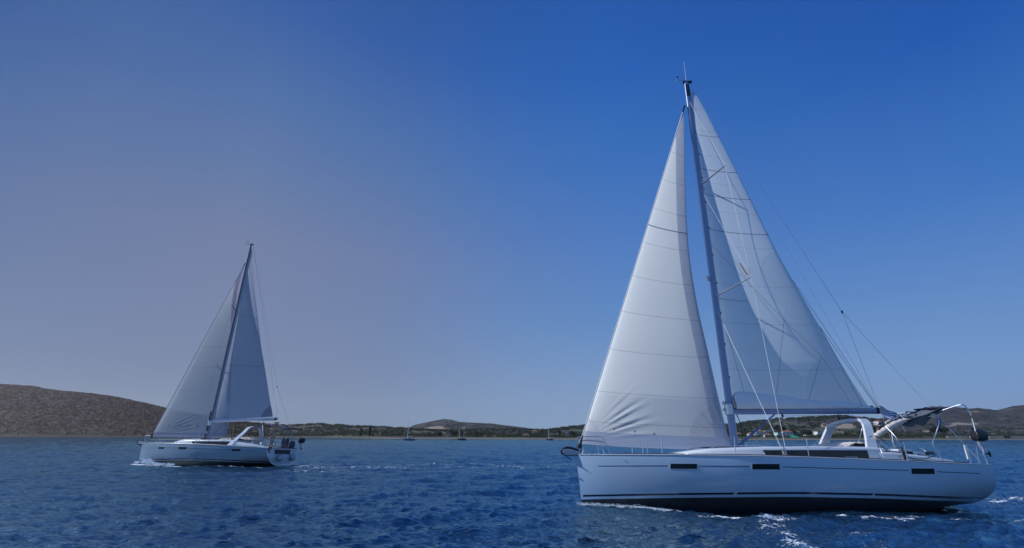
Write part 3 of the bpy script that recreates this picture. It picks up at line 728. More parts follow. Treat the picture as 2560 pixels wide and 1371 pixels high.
        pth = catmull([(10.50, -1.3, 2.23), (10.66, -1.3, 2.33), (10.95, -1.3, 2.48), (11.3, -1.3, 2.66), (11.7, -1.3, 2.80), (11.85, -1.3, 2.84)], 5)
        rd = [.03 + .065 * math.sin(math.pi * min(1, (k + 2) / len(pth))) ** .5 + .012 * math.sin(k * 2.1) for k in range(len(pth))]
        MB().tube(pth, rd, 12).build('rolled_canvas', CREAM, Y)
        MB().tube([(p[0] + .05, p[1] + .3, p[2] + .12) for p in pth[14:]], .035, 10).build('rolled_canvas', CREAM, Y)
        MB().ball((12.85, -1.3, 2.98), (.13, .05, .08), 10, 6).build('canvas_bundle', CREAM, Y)
        MB().ball((13.28, -1.25, 3.16), (.09, .05, .035), 10, 6).build('canvas_bundle', CREAM, Y)
        sp = MB(); a = np.array((12.72, -1.15, 3.18)); rowb = []
        sp.add([(12.85, -1.35, 3.22), (13.52, -1.35, 3.24), (13.60, -.45, 3.27), (12.93, -.45, 3.25), (12.85, -1.35, 3.265), (13.52, -1.35, 3.285), (13.60, -.45, 3.315), (12.93, -.45, 3.295)], [(3, 2, 1, 0), (4, 5, 6, 7), (0, 1, 5, 4), (1, 2, 6, 5), (2, 3, 7, 6), (3, 0, 4, 7)])
        sp.build('solar_panel', SOLAR, Y, False)
        # frames
        for sd in (-1, 1):
            y = sd * 1.86
            MB().tube(catmull([(13.1, sd * 1.3, 3.12), (13.42, sd * 1.7, 3.28), (13.53, y, 3.30), (13.62, y, 3.20), (13.68, y, 3.02), (13.66, y, 2.6), (13.60, y, 2.14), (13.62, y, 1.97), (13.66, y, 1.36)], 4), .019, 8).build('stern_frame', STEEL, Y)
            MB().tube([(13.66, y, 2.55), (13.78, sd * 1.84, 1.99)], .014, 7).build('stern_frame', STEEL, Y)
            MB().tube(catmull([(11.45, sd * 1.25, 2.70), (10.86, sd * 1.5, 2.60), (10.90, sd * 1.8, 2.13), (10.97, sd * 1.72, 1.50)][1:], 4), .016, 7).build('bimini_frame', STEEL, Y)
            MB().tube(catmull([(12.60, sd * 1.35, 2.95), (12.52, sd * 1.85, 2.80), (12.25, y, 2.35), (12.02, y, 2.02), (12.08, y, 1.78), (12.2, y, 1.40)], 4), .017, 7).build('bimini_frame', STEEL, Y)
            MB().tube([(12.54, sd * 1.8, 2.82), (13.45, y, 1.98)], .010, 6).build('bimini_brace', ALU, Y)
        MB().tube([(12.56, -1.82, 2.84), (12.40, -1.86, 2.50)], .05, 8).build('frame_sleeve', NAVY, Y)
        MB().tube(catmull([(12.05, -1.2, 3.12), (11.95, -1.25, 3.10), (11.93, -1.3, 3.0), (11.98, -1.4, 2.80)], 4) , .02, 7).build('bimini_hook', BLACK, Y)
        MB().tube([(12.05, -1.2, 3.12), (12.5, -.9, 3.14)], .02, 7).build('bimini_hook', BLACK, Y)
        dm = MB(); dm.tube([(12.0, -1.0, 2.84), (11.98, -1.0, 3.04)], .018, 8); dm.ball((11.98, -1.0, 3.07), (.16, .16, .035), 16, 7); dm.build('antenna_dome', WHITE, Y)
        # flag on a short staff
        MB().tube([(11.72, -1.25, 2.42), (11.60, -1.22, 2.86)], .014, 7).build('flag_staff', STEEL, Y)
        r, c = 14, 26; GF = np.zeros((r, c, 3))
        for i in range(r):
            for j in range(c):
                s_ = j / (c - 1); t_ = i / (r - 1)
                GF[i, j] = (11.66 - .62 * s_ + .10 * t_ * (1 - s_), -1.2 + .05 * math.sin(9 * s_ + 3 * t_), 2.80 + .42 * s_ + (t_ - .5) * (.20 + .16 * math.sin(math.pi * s_)) + .02 * math.sin(8 * s_))
        fo = build_sail('national_flag', GF, FLAG, Y)
        # ladder hoop on the arch side
        lad = [(10.18, -1.90, 1.56), (10.20, -1.84, 1.80), (10.30, -1.68, 2.02), (10.36, -1.64, 2.06), (10.42, -1.68, 2.02), (10.52, -1.84, 1.80), (10.56, -1.90, 1.56)]
        MB().tube(catmull(lad, 4), .013, 7).build('side_gate_hoop', STEEL, Y)
        MB().tube(catmull([(10.1, -1.6, 2.22), (10.3, -1.55, 2.28), (10.5, -1.5, 2.2), (10.7, -1.5, 2.1)], 4), .012, 6).build('sheet_tail', ROPED, Y)
        MB().tube(catmull([(11.0, -1.70, 1.60), (11.5, -1.72, 1.52), (12.0, -1.70, 1.60), (12.2, -1.6, 1.66)], 5), .014, 6).build('sheet_tail', ROPED, Y)
        MB().tube([(10.98, -1.73, 1.92), (11.08, -1.70, 1.50)], .045, 8).build('winch_handle_bag', BLACK, Y)
        rows = [[(11.35 + .95 * t, y, 1.70 + .12 * (1 - t) * (1 - .4 * abs(y + .6)) + .04 * math.sin(6 * t)) for y in np.linspace(-1.25, -.1, 8)] for t in np.linspace(0, 1, 8)]
        MB().grid(rows).build('cockpit_cushion', M('pale_cushion', (.62, .64, .68), .8), Y, solid=.06)
        MB().box((12.25, -1.35, 1.72), (.22, .16, .10)).build('chart_plotter', BLACK, Y, False, .02)
        MB().box((11.7, -1.1, 1.70), (.34, .10, .07)).build('instrument_pod', BLACK, Y, False, .02)
        MB().tube([(12.96, -2.0, 1.97), (12.92, -2.0, 1.52)], [.034, .028], 8).build('danbuoy_tube', WHITE, Y)
        # lifeline loop at the bow
    else:
        rows = []
        for t in np.linspace(0, 1, 20):
            x = 11.2 + 3.2 * t; zc = 3.05 + .06 * math.sin(math.pi * min(1, t * 1.6)) - .62 * max(0, t - .35) ** 1.4
            rows.append([(x, y * 1.25, zc + .12 * (1 - y * y)) for y in np.linspace(-1, 1, 16)])
        MB().grid(rows).build('bimini_canopy', DARKC, Y, solid=.05)
        for sd in (-1, 1):
            MB().tube([(12.3, sd * 1.25, 3.05), (12.9, sd * 1.7, 2.2), (12.7, sd * 1.85, 1.45)], .016, 6).build('bimini_frame', STEEL, Y)
            MB().tube([(13.6, sd * 1.25, 2.75), (13.0, sd * 1.6, 2.2)], .013, 6).build('bimini_frame', STEEL, Y)
        ps = MB(); a, b = np.array((13.76, -1.8, 1.2)), np.array((13.95, -1.8, 3.2))
        for s_ in (-1, 1): ps.tube([a + (s_ * .13, 0, 0), b + (s_ * .13, 0, 0)], .03, 6)
        for t in np.linspace(.02, 1, 14): ps.box(a + (b - a) * t, (.24, .05, .10))
        ps.build('gangplank', M('plank_wood', (.16, .09, .08), .6), Y, False)
        MB().box(b + (0, 0, .0), (.36, .06, .10)).build('gangplank_end', BLACK, Y, False)
    return Y

NEAR = make_yacht('sailing_yacht', (2.399, 18.43, 0), 0.0, R(2.5), True, 'large white yacht on the right under full genoa and mainsail, solar panel at its stern')
FAR = make_yacht('sailing_yacht', (-32.2, 42.44, 0), R(-10), R(2.0), False, 'smaller looking white yacht on the left, sailing away and showing its transom and upright gangplank')
def local(Yo, p):
    h = -Yo.rotation_euler[0]; a = Yo.rotation_euler[2]
    v = Matrix.Rotation(a, 3, 'Z') @ Matrix.Rotation(-h, 3, 'X') @ Vector(p)
    return Vector(Yo.location) + v

# ---- things carried on the yachts
def outboard(Yo, p, label, s=1.0):
    o = empty('outboard_motor', local(Yo, p), tuple(Yo.rotation_euler), s); tag(o, label, 'outboard motor', 'outboard motors stowed on the yachts')
    cw = MB(); cw.loft([[(x + .11 * z_, y * 1.0, z) for x, y in ((-.20 * k, -.17 * k), (.05, -.21 * k), (.30 * k, -.14 * k), (.36 * k, 0), (.30 * k, .14 * k), (.05, .21 * k), (-.20 * k, .17 * k))] for z, k, z_ in ((-.26, .55, 0), (-.18, .95, 0), (.02, 1.1, .3), (.14, .95, .5), (.20, .55, .6))])
    cw.build('cowl', BLACK, o, bevel=.02)
    MB().tube([(-.08, 0, .16), (-.16, 0, .30)], .035, 8).build('tiller', BLACK, o)
    lg = MB(); lg.loft([[(x0 - .07, -.05, z), (x0 + .08, -.04, z), (x0 + .08, .04, z), (x0 - .07, .05, z)] for z, x0 in ((-.25, -.02), (-.55, .03), (-.74, .07))]); lg.build('leg', M('pale_motor_leg', (.62, .62, .68), .4), o, bevel=.01)
    pr = MB(); pr.tube([(.0, 0, -.74), (.20, 0, -.77)], [.05, .03], 8)
    for a in (0, 2.1, 4.2): pr.box((.20, .06 * math.cos(a), -.77 + .06 * math.sin(a)), (.02, .10 * abs(math.cos(a)) + .03, .10 * abs(math.sin(a)) + .03))
    pr.build('propeller', BLACK, o)
    return o
outboard(NEAR, (13.72, -1.80, 2.30), 'black outboard motor clamped on the stern rail of the large yacht on the right', .8)
outboard(FAR, (13.9, 1.9, 2.0), 'dark outboard motor on the far stern corner of the left yacht', .9)
def fender(p, r, L, label, m, Yo, name='fender', group=None):
    o = empty(name, local(Yo, p), tuple(Yo.rotation_euler)); tag(o, label, 'fender', group)
    b = MB(); zz = np.linspace(-1, 1, 9); b.loft([[(r * k * math.cos(a), r * k * math.sin(a), z * L / 2) for a in np.linspace(0, 2 * math.pi, 14, endpoint=False)] for z, k in zip(zz, [.25, .75, .97, 1, 1, 1, .97, .75, .25])])
    b.build('body', m, o)
    MB().tube([(0, 0, L / 2 - .02), (0, 0, L / 2 + .22)], .02, 6).build('lanyard', ROPED, o)
fender((13.93, -.55, .62), .24, .56, 'round grey fender hanging on the left yacht transom, nearer the gangplank', FENDER, FAR, group='round fenders on the transom')
fender((13.86, 1.15, .66), .24, .56, 'round grey fender hanging on the left yacht transom, farther from the gangplank', FENDER, FAR, group='round fenders on the transom')
STRIPE = M('striped_cover', (.15, .13, .19), .8, 0, .5, 14)
for x, y, r, L, lb in ((13.45, .15, .15, .80, 'tall dark upright fender in the left yacht stern basket, nearest the gangplank'), (13.48, .62, .15, .84, 'tall dark upright fender in the left yacht stern basket, second from the gangplank'), (13.5, 1.18, .16, .62, 'short dark upright fender in the left yacht stern basket, beside the outboard motor'), (13.45, 1.55, .13, .60, 'short dark upright fender in the left yacht stern basket, closest to the outboard motor')):
    fender((x, y, 1.72 if L > .7 else 1.62), r, L, lb, STRIPE, FAR, group='upright fenders on the left yacht')
# ------------------------------------------------------------------ sea
def fft_tile(L, N, wind, lam_lo, lam_hi, rms, spread, seed, peak):
    g = np.random.default_rng(seed)
    k1 = np.fft.fftfreq(N, L / N) * 2 * math.pi; KX, KY = np.meshgrid(k1, k1)
    K = np.hypot(KX, KY); K[0, 0] = 1e-6
    kp = 2 * math.pi / peak
    P = np.exp(-1.25 * (kp / K) ** 2) / K ** 3.6
    cosd = (KX * wind[0] + KY * wind[1]) / K
    P *= (np.abs(cosd) ** spread) * np.where(cosd > 0, 1, .15) + 0.02
    lam = 2 * math.pi / K
    P *= 1 / (1 + np.exp(-(lam - lam_lo) / (lam_lo * .15))) * 1 / (1 + np.exp((lam - lam_hi) / (lam_hi * .15)))
    P[0, 0] = 0
    A = (g.normal(size=(N, N)) + 1j * g.normal(size=(N, N))) * np.sqrt(P)
    h = np.fft.ifft2(A).real; sc = rms / h.std(); 
    dx = np.fft.ifft2(-1j * A * KX / K).real * sc; dy = np.fft.ifft2(-1j * A * KY / K).real * sc
    # real() of a one-sided spectrum keeps h and its Hilbert pair consistent
    return h * sc, dx, dy
def sample(T, L, x, y, ang):
    c, s_ = math.cos(ang), math.sin(ang)
    X = (x * c + y * s_) / L; Y_ = (-x * s_ + y * c) / L
    N = T[0].shape[0]; fx = (X % 1) * N; fy = (Y_ % 1) * N
    i = np.floor(fx).astype(int); j = np.floor(fy).astype(int); a = fx - i; b = fy - j; i %= N; j %= N; i2 = (i + 1) % N; j2 = (j + 1) % N
    r = [t[j, i] * (1 - a) * (1 - b) + t[j, i2] * a * (1 - b) + t[j2, i] * (1 - a) * b + t[j2, i2] * a * b for t in T]
    return r[0], r[1] * c - r[2] * s_, r[1] * s_ + r[2] * c
WIND = np.array((0.22, -0.97))
def wv(a): return (WIND[0] * math.cos(a) + WIND[1] * math.sin(a), -WIND[0] * math.sin(a) + WIND[1] * math.cos(a))
bands = [  # L, N, lo, hi, rms, angle, peak, spread
    (83.0, 512, 2.6, 30, 0.045, 0.10, 7.0, 4.0),
    (47.0, 1024, 0.9, 3.0, 0.036, -0.18, 2.2, 5.0),
    (17.0, 1024, 0.22, 1.0, 0.022, 0.22, 0.8, 3.5),
    (5.3, 512, 0.06, 0.25, 0.0032, -0.3, 0.3, 2.0)]
tiles = [(fft_tile(L, N, wv(a), lo, hi, rms, sp, 11 + i, pk), L, a, lo) for i, (L, N, lo, hi, rms, a, pk, sp) in enumerate(bands)]
NA, NR = 1500, 900
ang = np.linspace(R(-74), R(74), NA)
rad = np.r_[np.linspace(1.2, 5.5, 40, endpoint=False), 5.5 * (1700 / 5.5) ** (np.linspace(0, 1, NR - 40) ** 1.0)]
RR, AA = np.meshgrid(rad, ang, indexing='ij')
X0 = RR * np.sin(AA); Y0 = RR * np.cos(AA)
dr = np.gradient(rad)[:, None]; cell = np.maximum(dr, RR * (ang[1] - ang[0]))
Z = np.zeros_like(X0); DX = np.zeros_like(X0); DY = np.zeros_like(X0)
# patches of calmer and rougher water
gust = 1.0 + 0.10 * np.sin(X0 * .11 + 1.3 * np.sin(Y0 * .07)) * np.sin(Y0 * .09 + 1)
def yacht_dist(Yo):
    a = Yo.rotation_euler[2]; dx = X0 - Yo.location[0]; dy = Y0 - Yo.location[1]
    return dx * math.cos(a) + dy * math.sin(a), -dx * math.sin(a) + dy * math.cos(a)
un_, yn_ = yacht_dist(NEAR); uf_, yf_ = yacht_dist(FAR)
def bwl(u): return np.interp(u, [0.1, 1, 2.5, 4.5, 7, 9.8, 12, 13.3], [0.02, .36, .90, 1.48, 1.9, 1.95, 1.7, 1.2])
def near_hull(u, y):
    d = np.abs(y) - bwl(u)
    return np.where((u > -.5) & (u < 13.8), np.maximum(d, 0), 9.0)
dn = near_hull(un_, yn_); df = near_hull(uf_, yf_)
shelter = 1 - 0.55 * np.exp(-dn / 1.2) - .4 * np.exp(-df / 1.5)
for (T, L, a, lo) in tiles:
    h, dx, dy = sample(T, L, X0, Y0, a)
    w = np.clip((lo * 1.4 - cell) / (lo * .9), 0, 1) * gust * np.clip(shelter, .3, 1)
    Z += h * w; DX += dx * w; DY += dy * w
# hull wave train
def train(u, d, amp):
    ph = (u - .5) * 2 * math.pi / 8.2
    near = np.where((u > -1) & (u < 18), 1, 0)
    return near * amp * (np.exp(-((u - 1.2) / 1.2) ** 2) * -0.45 + 0.75 * np.cos(ph) * np.clip(u / 2, 0, 1)) * np.exp(-np.clip(d, 0, 50) / 1.1)
Z += train(un_, np.abs(yn_) - bwl(un_), .12) + train(uf_, np.abs(yf_) - bwl(uf_), .14)
# foam amount
def blob(px, py, rx, ry, rot=0):
    dx, dy = X0 - px, Y0 - py; c, s_ = math.cos(rot), math.sin(rot)
    a = (dx * c + dy * s_) / rx; b = (-dx * s_ + dy * c) / ry
    return np.exp(-(a * a + b * b))
def streak(pts, w, amp=1.0):
    f = np.zeros_like(X0); P = catmull([(p[0], p[1], p[2] if len(p) > 2 else w) for p in pts], 6)
    for a, b in zip(P[:-1], P[1:]):
        ax, ay, bx, by = a[0], a[1], b[0], b[1]; vx, vy = bx - ax, by - ay; L2 = vx * vx + vy * vy + 1e-9
        t = np.clip(((X0 - ax) * vx + (Y0 - ay) * vy) / L2, 0, 1); d = np.hypot(X0 - ax - t * vx, Y0 - ay - t * vy); ww = a[2] + (b[2] - a[2]) * t
        f = np.maximum(f, amp * np.exp(-(d / ww) ** 2))
    return f
def hullpath(Yo, uu, off): 
    o = []
    for u, of in zip(uu, off):
        p = local(Yo, (u, -(float(bwl(u)) + of), 0)); o.append((p.x, p.y))
    return o
foam = np.zeros_like(X0)
foam = np.maximum(foam, streak([(x, y) for x, y in hullpath(NEAR, (.15, .8, 1.6, 2.4, 3.1), (.02, .05, .10, .22, .42))], .20, .95))
foam = np.maximum(foam, streak([(5.9, 15.9), (6.8, 15.75), (7.6, 15.3), (8.2, 15.0)], .30, .88))
foam = np.maximum(foam, streak([(10.3, 15.75), (10.9, 15.35), (11.6, 15.1)], .36, .86))
foam = np.maximum(foam, streak([(11.6, 15.5), (12.4, 15.2), (13.6, 14.9), (14.8, 14.8)], .24, .84))
foam = np.maximum(foam, streak([(7.4, 14.6), (6.8, 13.6), (6.7, 12.6), (6.3, 11.5), (6.2, 10.6)], .50, .76))
foam = np.maximum(foam, streak([(7.4, 13.4), (8.2, 12.2), (8.0, 11.2)], .6, .52))
foam = np.maximum(foam, streak([(17.0, 18.3), (19.5, 19.3), (23, 20.6), (30, 23)], 1.5, .74))
foam = np.maximum(foam, streak([(16.5, 17.0), (19.5, 17.0), (24, 16.6)], .9, .58))
foam = np.maximum(foam, streak(hullpath(FAR, (.0, .8, 1.8, 3.0, 4.2, 5.4, 6.2), (.05, .12, .25, .35, .40, .35, .5)), .60, 1.2))
foam = np.maximum(foam, streak(hullpath(FAR, (7.5, 8.6, 9.6), (.5, .6, .5)), .35, .8))
foam = np.maximum(foam, streak(hullpath(FAR, (10.2, 11.5, 13.0, 14.5), (.6, .7, 1.0, 1.6)), .42, .78))
foam = np.maximum(foam, streak([(-17.5, 38.3), (-14, 37.6), (-9, 37.6), (-3.5, 38.8), (3, 38.6), (8, 40)], 1.4, .68))
foam = np.maximum(foam, streak([(-18, 42.0), (-12.5, 41.2), (-6, 42.5), (0, 41.5), (6, 43)], 1.2, .64))
foam = np.maximum(foam, streak([(-18.2, 34.2), (-14, 34.0), (-9, 35.0)], 1.0, .62))
# few whitecaps on steep crests
foam = np.maximum(foam, np.clip((Z / .08 - 2.4), 0, 1) * .50 * (RR > 8) * (RR < 120))
Z += .03 * np.clip(foam - .5, 0, 1) * (1 + np.sin(X0 * 23 + np.sin(Y0 * 19) * 2) * .5)
VX = X0 - DX * .85; VY = Y0 - DY * .85
I = np.arange(X0.size).reshape(X0.shape)
F = np.stack([I[:-1, :-1], I[:-1, 1:], I[1:, 1:], I[1:, :-1]], -1).reshape(-1, 4)[:, ::-1]

def water_material():
    t = NT('sea_water'); b = t.b
    tc = t.n('ShaderNodeTexCoord')
    foam = t.attr('foam')
    n1 = t.noise(3.0, 8, tc.outputs['Object'], .68, (1, 1.5, 1)); n2 = t.noise(11.0, 6, tc.outputs['Object'], .7, (1, 1.4, 1))
    vo = t.n('ShaderNodeTexVoronoi', feature='DISTANCE_TO_EDGE'); mp = t.n('ShaderNodeMapping'); t.l(tc.outputs['Object'], mp.inputs[0]); mp.inputs['Scale'].default_value = (1, 1.6, 1)
    wx = t.n('ShaderNodeVectorMath', operation='ADD'); ns = t.n('ShaderNodeTexNoise'); t.l(tc.outputs['Object'], ns.inputs[0]); ns.inputs['Scale'].default_value = 2.5; ns.inputs['Detail'].default_value = 4
    t.l(mp.outputs[0], wx.inputs[0]); t.l(ns.outputs['Color'], wx.inputs[1]); t.l(wx.outputs[0], vo.inputs['Vector']); vo.inputs['Scale'].default_value = 4.5
    lace = t.math('SUBTRACT', 1.0, t.sstep(vo.outputs['Distance'], 0.0, 0.16))
    tex = t.math('ADD', t.math('ADD', t.math('MULTIPLY', t.math('SUBTRACT', n1, .5), 2.0), t.math('MULTIPLY', t.math('SUBTRACT', n2, .5), 1.5)), t.math('MULTIPLY', lace, .22))
    fm = t.sstep(t.math('ADD', foam, tex), .80, .98)
    deep = t.mix(t.noise(.05, 3, tc.outputs['Object']), (0.0024, 0.0095, 0.0185), (0.0030, 0.0125, 0.0240))
    halo = t.math('MULTIPLY', t.sstep(foam, .1, .9), .10)
    deep = t.mix(halo, deep, (0.02, 0.12, 0.20))
    t.l(t.mix(fm, deep, (0.80, 0.84, 0.90)), b.inputs['Base Color'])
    t.l(t.math('ADD', .05, t.math('MULTIPLY', fm, .7)), b.inputs['Roughness'])
    b.inputs['Specular IOR Level'].default_value = 0.0
    r1 = t.noise(4.5, 5, tc.outputs['Object'], .6, (.55, 1.7, 1)); r2 = t.noise(16, 4, tc.outputs['Object'], .6, (.6, 1.6, 1)); r3 = t.noise(.9, 4, tc.outputs['Object'], .6, (.45, 1.8, 1))
    hgt = t.math('ADD', t.math('ADD', t.math('MULTIPLY', r1, .105), t.math('MULTIPLY', r2, .020)), t.math('MULTIPLY', r3, .16))
    hgt = t.math('ADD', hgt, t.math('MULTIPLY', fm, .03))
    bp = t.bump(hgt, .85, 1.0)
    gl = t.n('ShaderNodeBsdfGlossy'); gl.inputs[0].default_value = (.34, .51, .57, 1); gl.inputs['Roughness'].default_value = .06; t.l(bp.outputs[0], gl.inputs['Normal'])
    fr = t.n('ShaderNodeFresnel'); fr.inputs['IOR'].default_value = 1.333; t.l(bp.outputs[0], fr.inputs['Normal'])
    ms = t.n('ShaderNodeMixShader'); t.l(t.math('MULTIPLY', fr.outputs[0], t.math('SUBTRACT', 1.0, fm)), ms.inputs[0])
    t.l(b.outputs[0], ms.inputs[1]); t.l(gl.outputs[0], ms.inputs[2]); t.l(ms.outputs[0], t.o.inputs[0])
    return t.m
V = np.stack([VX, VY, Z], -1).reshape(-1, 3)
sea = fast_mesh('water', V, F, water_material(), True, {'foam': foam.ravel()}); tag(sea, kind='structure')
# the sea behind the viewer, so that the water goes on all round
bm_ = MB(); ringo = [(1700 * math.sin(a), 1700 * math.cos(a), -.35) for a in np.linspace(R(60), R(300), 40)]
bm_.add([(0, 3, -.35)] + ringo, [(0, i + 2, i + 1) for i in range(39)]); tag(bm_.build('water', sea.data.materials[0], None, False), kind='structure')
# spray thrown up where the hulls cut the water
SPR = M('white_spray', (.70, .76, .83), .8)
def spray(Yo, segs, n, size, label, lift=.0):
    m = MB(); g = random.Random(5)
    for _ in range(n):
        u0, u1, of, hz = g.choice(segs); u = g.uniform(u0, u1); t = (u - u0) / (u1 - u0)
        p = local(Yo, (u, -(float(bwl(u)) + of * (.3 + t) + abs(g.gauss(0, .06))), 0)); z = float(train(np.array(u), np.array(.1), .13)) + lift + abs(g.gauss(0, hz))
        r = size * g.uniform(.4, 1.3); a = g.uniform(0, 6.3)
        vs = [(p.x + r * 1.8 * math.cos(a + q), p.y + r * math.sin(a + q), z + r * .4 * g.uniform(-1, 1)) for q in (0, 2.1, 4.2)] + [(p.x, p.y, z + r * 1.1)]
        m.add(vs, [(0, 2, 1), (0, 1, 3), (1, 2, 3), (2, 0, 3)])
    tag(m.build('bow_spray', SPR, None, False), label, 'spray', kind='stuff')
spray(NEAR, [(-.05, .8, .03, .035), (.8, 2.2, .12, .03), (2.0, 3.3, .40, .015), (.1, 3.0, .2, .02)], 1500, .010, 'thin line of white spray along the waterline of the right yacht')
spray(FAR, [(-.1, .5, .05, .03), (1.0, 5.8, .30, .06), (1.0, 3.0, .3, .13), (1.0, 5.0, .5, .07)], 3600, .045, 'white bow wave along the waterline of the left yacht', .10)

# ------------------------------------------------------------------ land
def tpx(px): return (px - 1280) / 1209.5
def hpx(prof):
    xs = [tpx(p) for p, _ in prof]; ys = [q / 1281.0 for _, q in prof]
    return lambda t: np.interp(t, xs, ys)
shoreY = lambda t: np.interp(t, [tpx(p) for p in (-400, 0, 400, 560, 700, 1000, 1280, 1450, 1850, 2200, 2560, 2900)], [820, 800, 740, 640, 560, 430, 385, 370, 375, 400, 520, 560])
hillL = hpx([(-600, 150), (-300, 140), (0, 125), (45, 122), (70, 116), (110, 111), (200, 103), (260, 95), (300, 87), (350, 77), (410, 63), (470, 51), (560, 33), (600, 23), (640, 12), (680, 5), (720, 0)])
ridgeA = hpx([(400, 30), (500, 32), (565, 30), (629, 26), (664, 23), (717, 20), (760, 21), (795, 24), (815, 22), (830, 19), (842, 22), (855, 21), (880, 17), (920, 17), (960, 15), (1000, 13), (1040, 9), (1100, 6.5), (1370, 8), (1400, 12), (1440, 17), (1480, 21), (1560, 23), (1700, 24), (1840, 23), (1880, 30), (1920, 33), (1950, 37), (2000, 39), (2060, 42), (2110, 44), (2150, 42), (2200, 35), (2260, 30), (2300, 25), (2400, 18), (2560, 15), (2900, 15)])
ridgeB = hpx([(900, 0), (980, 2), (1010, 12), (1040, 24), (1075, 32), (1090, 35), (1110, 38), (1130, 36), (1150, 31), (1165, 30), (1230, 27), (1300, 19), (1350, 13), (1400, 6), (1460, 0), (2100, 20), (2220, 43), (2260, 45), (2300, 50), (2340, 61), (2370, 69), (2400, 73), (2430, 70), (2450, 67), (2465, 69), (2490, 66), (2515, 63), (2540, 69), (2560, 74), (2650, 84), (2900, 70), (3300, 40)])
def ss(x): x = np.clip(x, 0, 1); return x * x * (3 - 2 * x)
def vnoise(x, y, seed):
    g = np.random.default_rng(seed); T = g.random((64, 64)); 
    i = np.floor(x).astype(int); j = np.floor(y).astype(int); a = ss(x - i); b = ss(y - j); i %= 64; j %= 64; i2 = (i + 1) % 64; j2 = (j + 1) % 64
    return T[j, i] * (1 - a) * (1 - b) + T[j, i2] * a * (1 - b) + T[j2, i] * (1 - a) * b + T[j2, i2] * a * b - .5
def fbm(x, y, sc, seed, oc=4):
    r = 0
    for k in range(oc): r = r + vnoise(x / sc * 2 ** k, y / sc * 2 ** k, seed + k) / 2 ** k
    return r
def ground(x, y):
    x = np.asarray(x, float); y = np.asarray(y, float); t = x / y; s0 = shoreY(t); d = y - s0
    plain = np.where(d < 0, d * .04, 1.6 * ss(d / 26) + np.clip(d - 20, 0, 400) * .006)
    YA = np.maximum(800, s0 + 170); YL = 1080; YB = 1650
    zA = (ridgeA(t) * YA + CAM_H * (ridgeA(t) > .003)); gA = ss((y - s0 - 45) / (YA - s0 - 45)) * ss((1500 - y) / 600)
    zL = (hillL(t) * YL + CAM_H * (hillL(t) > .003)); gL = np.clip((y - s0) / (YL - s0), 0, 1) ** .8 * ss((1900 - y) / 700)
    zB = (ridgeB(t) * YB + CAM_H * (ridgeB(t) > .003)); gB = ss((y - 900) / (YB - 900)) ** 1.1 * ss((2300 - y) / 550)
    n = fbm(x, y, 90, 3)
    z = plain + np.maximum(np.maximum(zA * gA, zL * gL), zB * gB)
    z = z + n * 3.0 * np.where(t < -.55, .25, 1.0) * ss(d / 120) * np.where(y > YA + 60, .6, 1) * (1 - .8 * (gA > .93)) 
    return z
tt = np.r_[np.linspace(-1.9, -1.12, 60, endpoint=False), np.linspace(-1.12, 1.12, 1100), np.linspace(1.13, 1.9, 60)]
q = np.r_[np.linspace(-.06, .10, 40, endpoint=False), np.linspace(.10, 1, 150)]
TT, QQ = np.meshgrid(tt, q, indexing='ij'); S0 = shoreY(TT); YY = np.where(QQ < 0, S0 + QQ * 400, S0 + (2250 - S0) * QQ ** 1.15); XX = TT * YY; ZZ = ground(XX, YY)
# cultivated / bare patches on the ground
bare = np.clip(fbm(XX, YY, 60, 21) * 2.2 - .25, 0, 1) * .5
def field(px, Y0_, w, dY, amp=1.0):
    return amp * np.exp(-((TT - tpx(px)) / (w / 1209.5)) ** 4 - ((YY - Y0_) / dY) ** 4)
for a in ((1065, 1200, 25, 35), (1112, 1165, 42, 40), (1085, 1240, 26, 40), (1165, 1150, 40, 35), (1215, 1180, 26, 25, .7), (1280, 1140, 20, 30, .5), (2115, 520, 60, 22), (2100, 600, 45, 30), (2420, 1200, 38, 18, .8), (2380, 1170, 22, 16, .8), (2460, 1225, 28, 8, .7), (2320, 640, 30, 16, .7), (2480, 700, 50, 14, .5), (1960, 640, 30, 30, .5)):
    bare = np.maximum(bare, field(*a))
bare *= np.clip((TT - tpx(640)) / .05, 0, 1)
bare *= .55 + .9 * np.clip(fbm(XX, YY, 16, 31) + .45, 0, 1)
green = np.clip(fbm(XX, YY * .5, 45, 41) * 2 + .4, 0, 1) * (YY < 900)
sand = ss((15 - (YY - S0)) / 8) * ss((TT - tpx(850)) / .08)  
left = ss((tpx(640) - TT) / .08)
I = np.arange(TT.size).reshape(TT.shape)
F = np.stack([I[:-1, :-1], I[1:, :-1], I[1:, 1:], I[:-1, 1:]], -1).reshape(-1, 4)
def land_material():
    t = NT('coast_ground'); tc = t.n('ShaderNodeTexCoord')
    n1 = t.noise(.09, 6, tc.outputs['Object'], .7); n2 = t.noise(.02, 4, tc.outputs['Object'])
    scrub = t.mix(t.sstep(n1, .42, .62), (0.026, 0.023, 0.022), (0.054, 0.044, 0.038))
    grn = t.mix(n2, (0.045, 0.060, 0.030), (0.095, 0.115, 0.058))
    col = t.mix(t.math('MULTIPLY', t.attr('green'), .7), scrub, grn)
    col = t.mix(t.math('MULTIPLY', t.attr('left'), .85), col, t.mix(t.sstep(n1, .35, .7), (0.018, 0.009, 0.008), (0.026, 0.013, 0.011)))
    col = t.mix(t.sstep(t.attr('bare'), .25, .75), col, t.mix(n1, (0.24, 0.18, 0.12), (0.36, 0.28, 0.19)))
    snd = t.mix(t.noise(.3, 5, tc.outputs['Object']), (0.10, 0.075, 0.055), (0.30, 0.22, 0.145))
    col = t.mix(t.attr('sand'), col, snd)
    t.l(col, t.b.inputs['Base Color']); t.b.inputs['Roughness'].default_value = .95
    t.bump(t.noise(.15, 6, tc.outputs['Object'], .7), .35, 2.0)
    return t.m
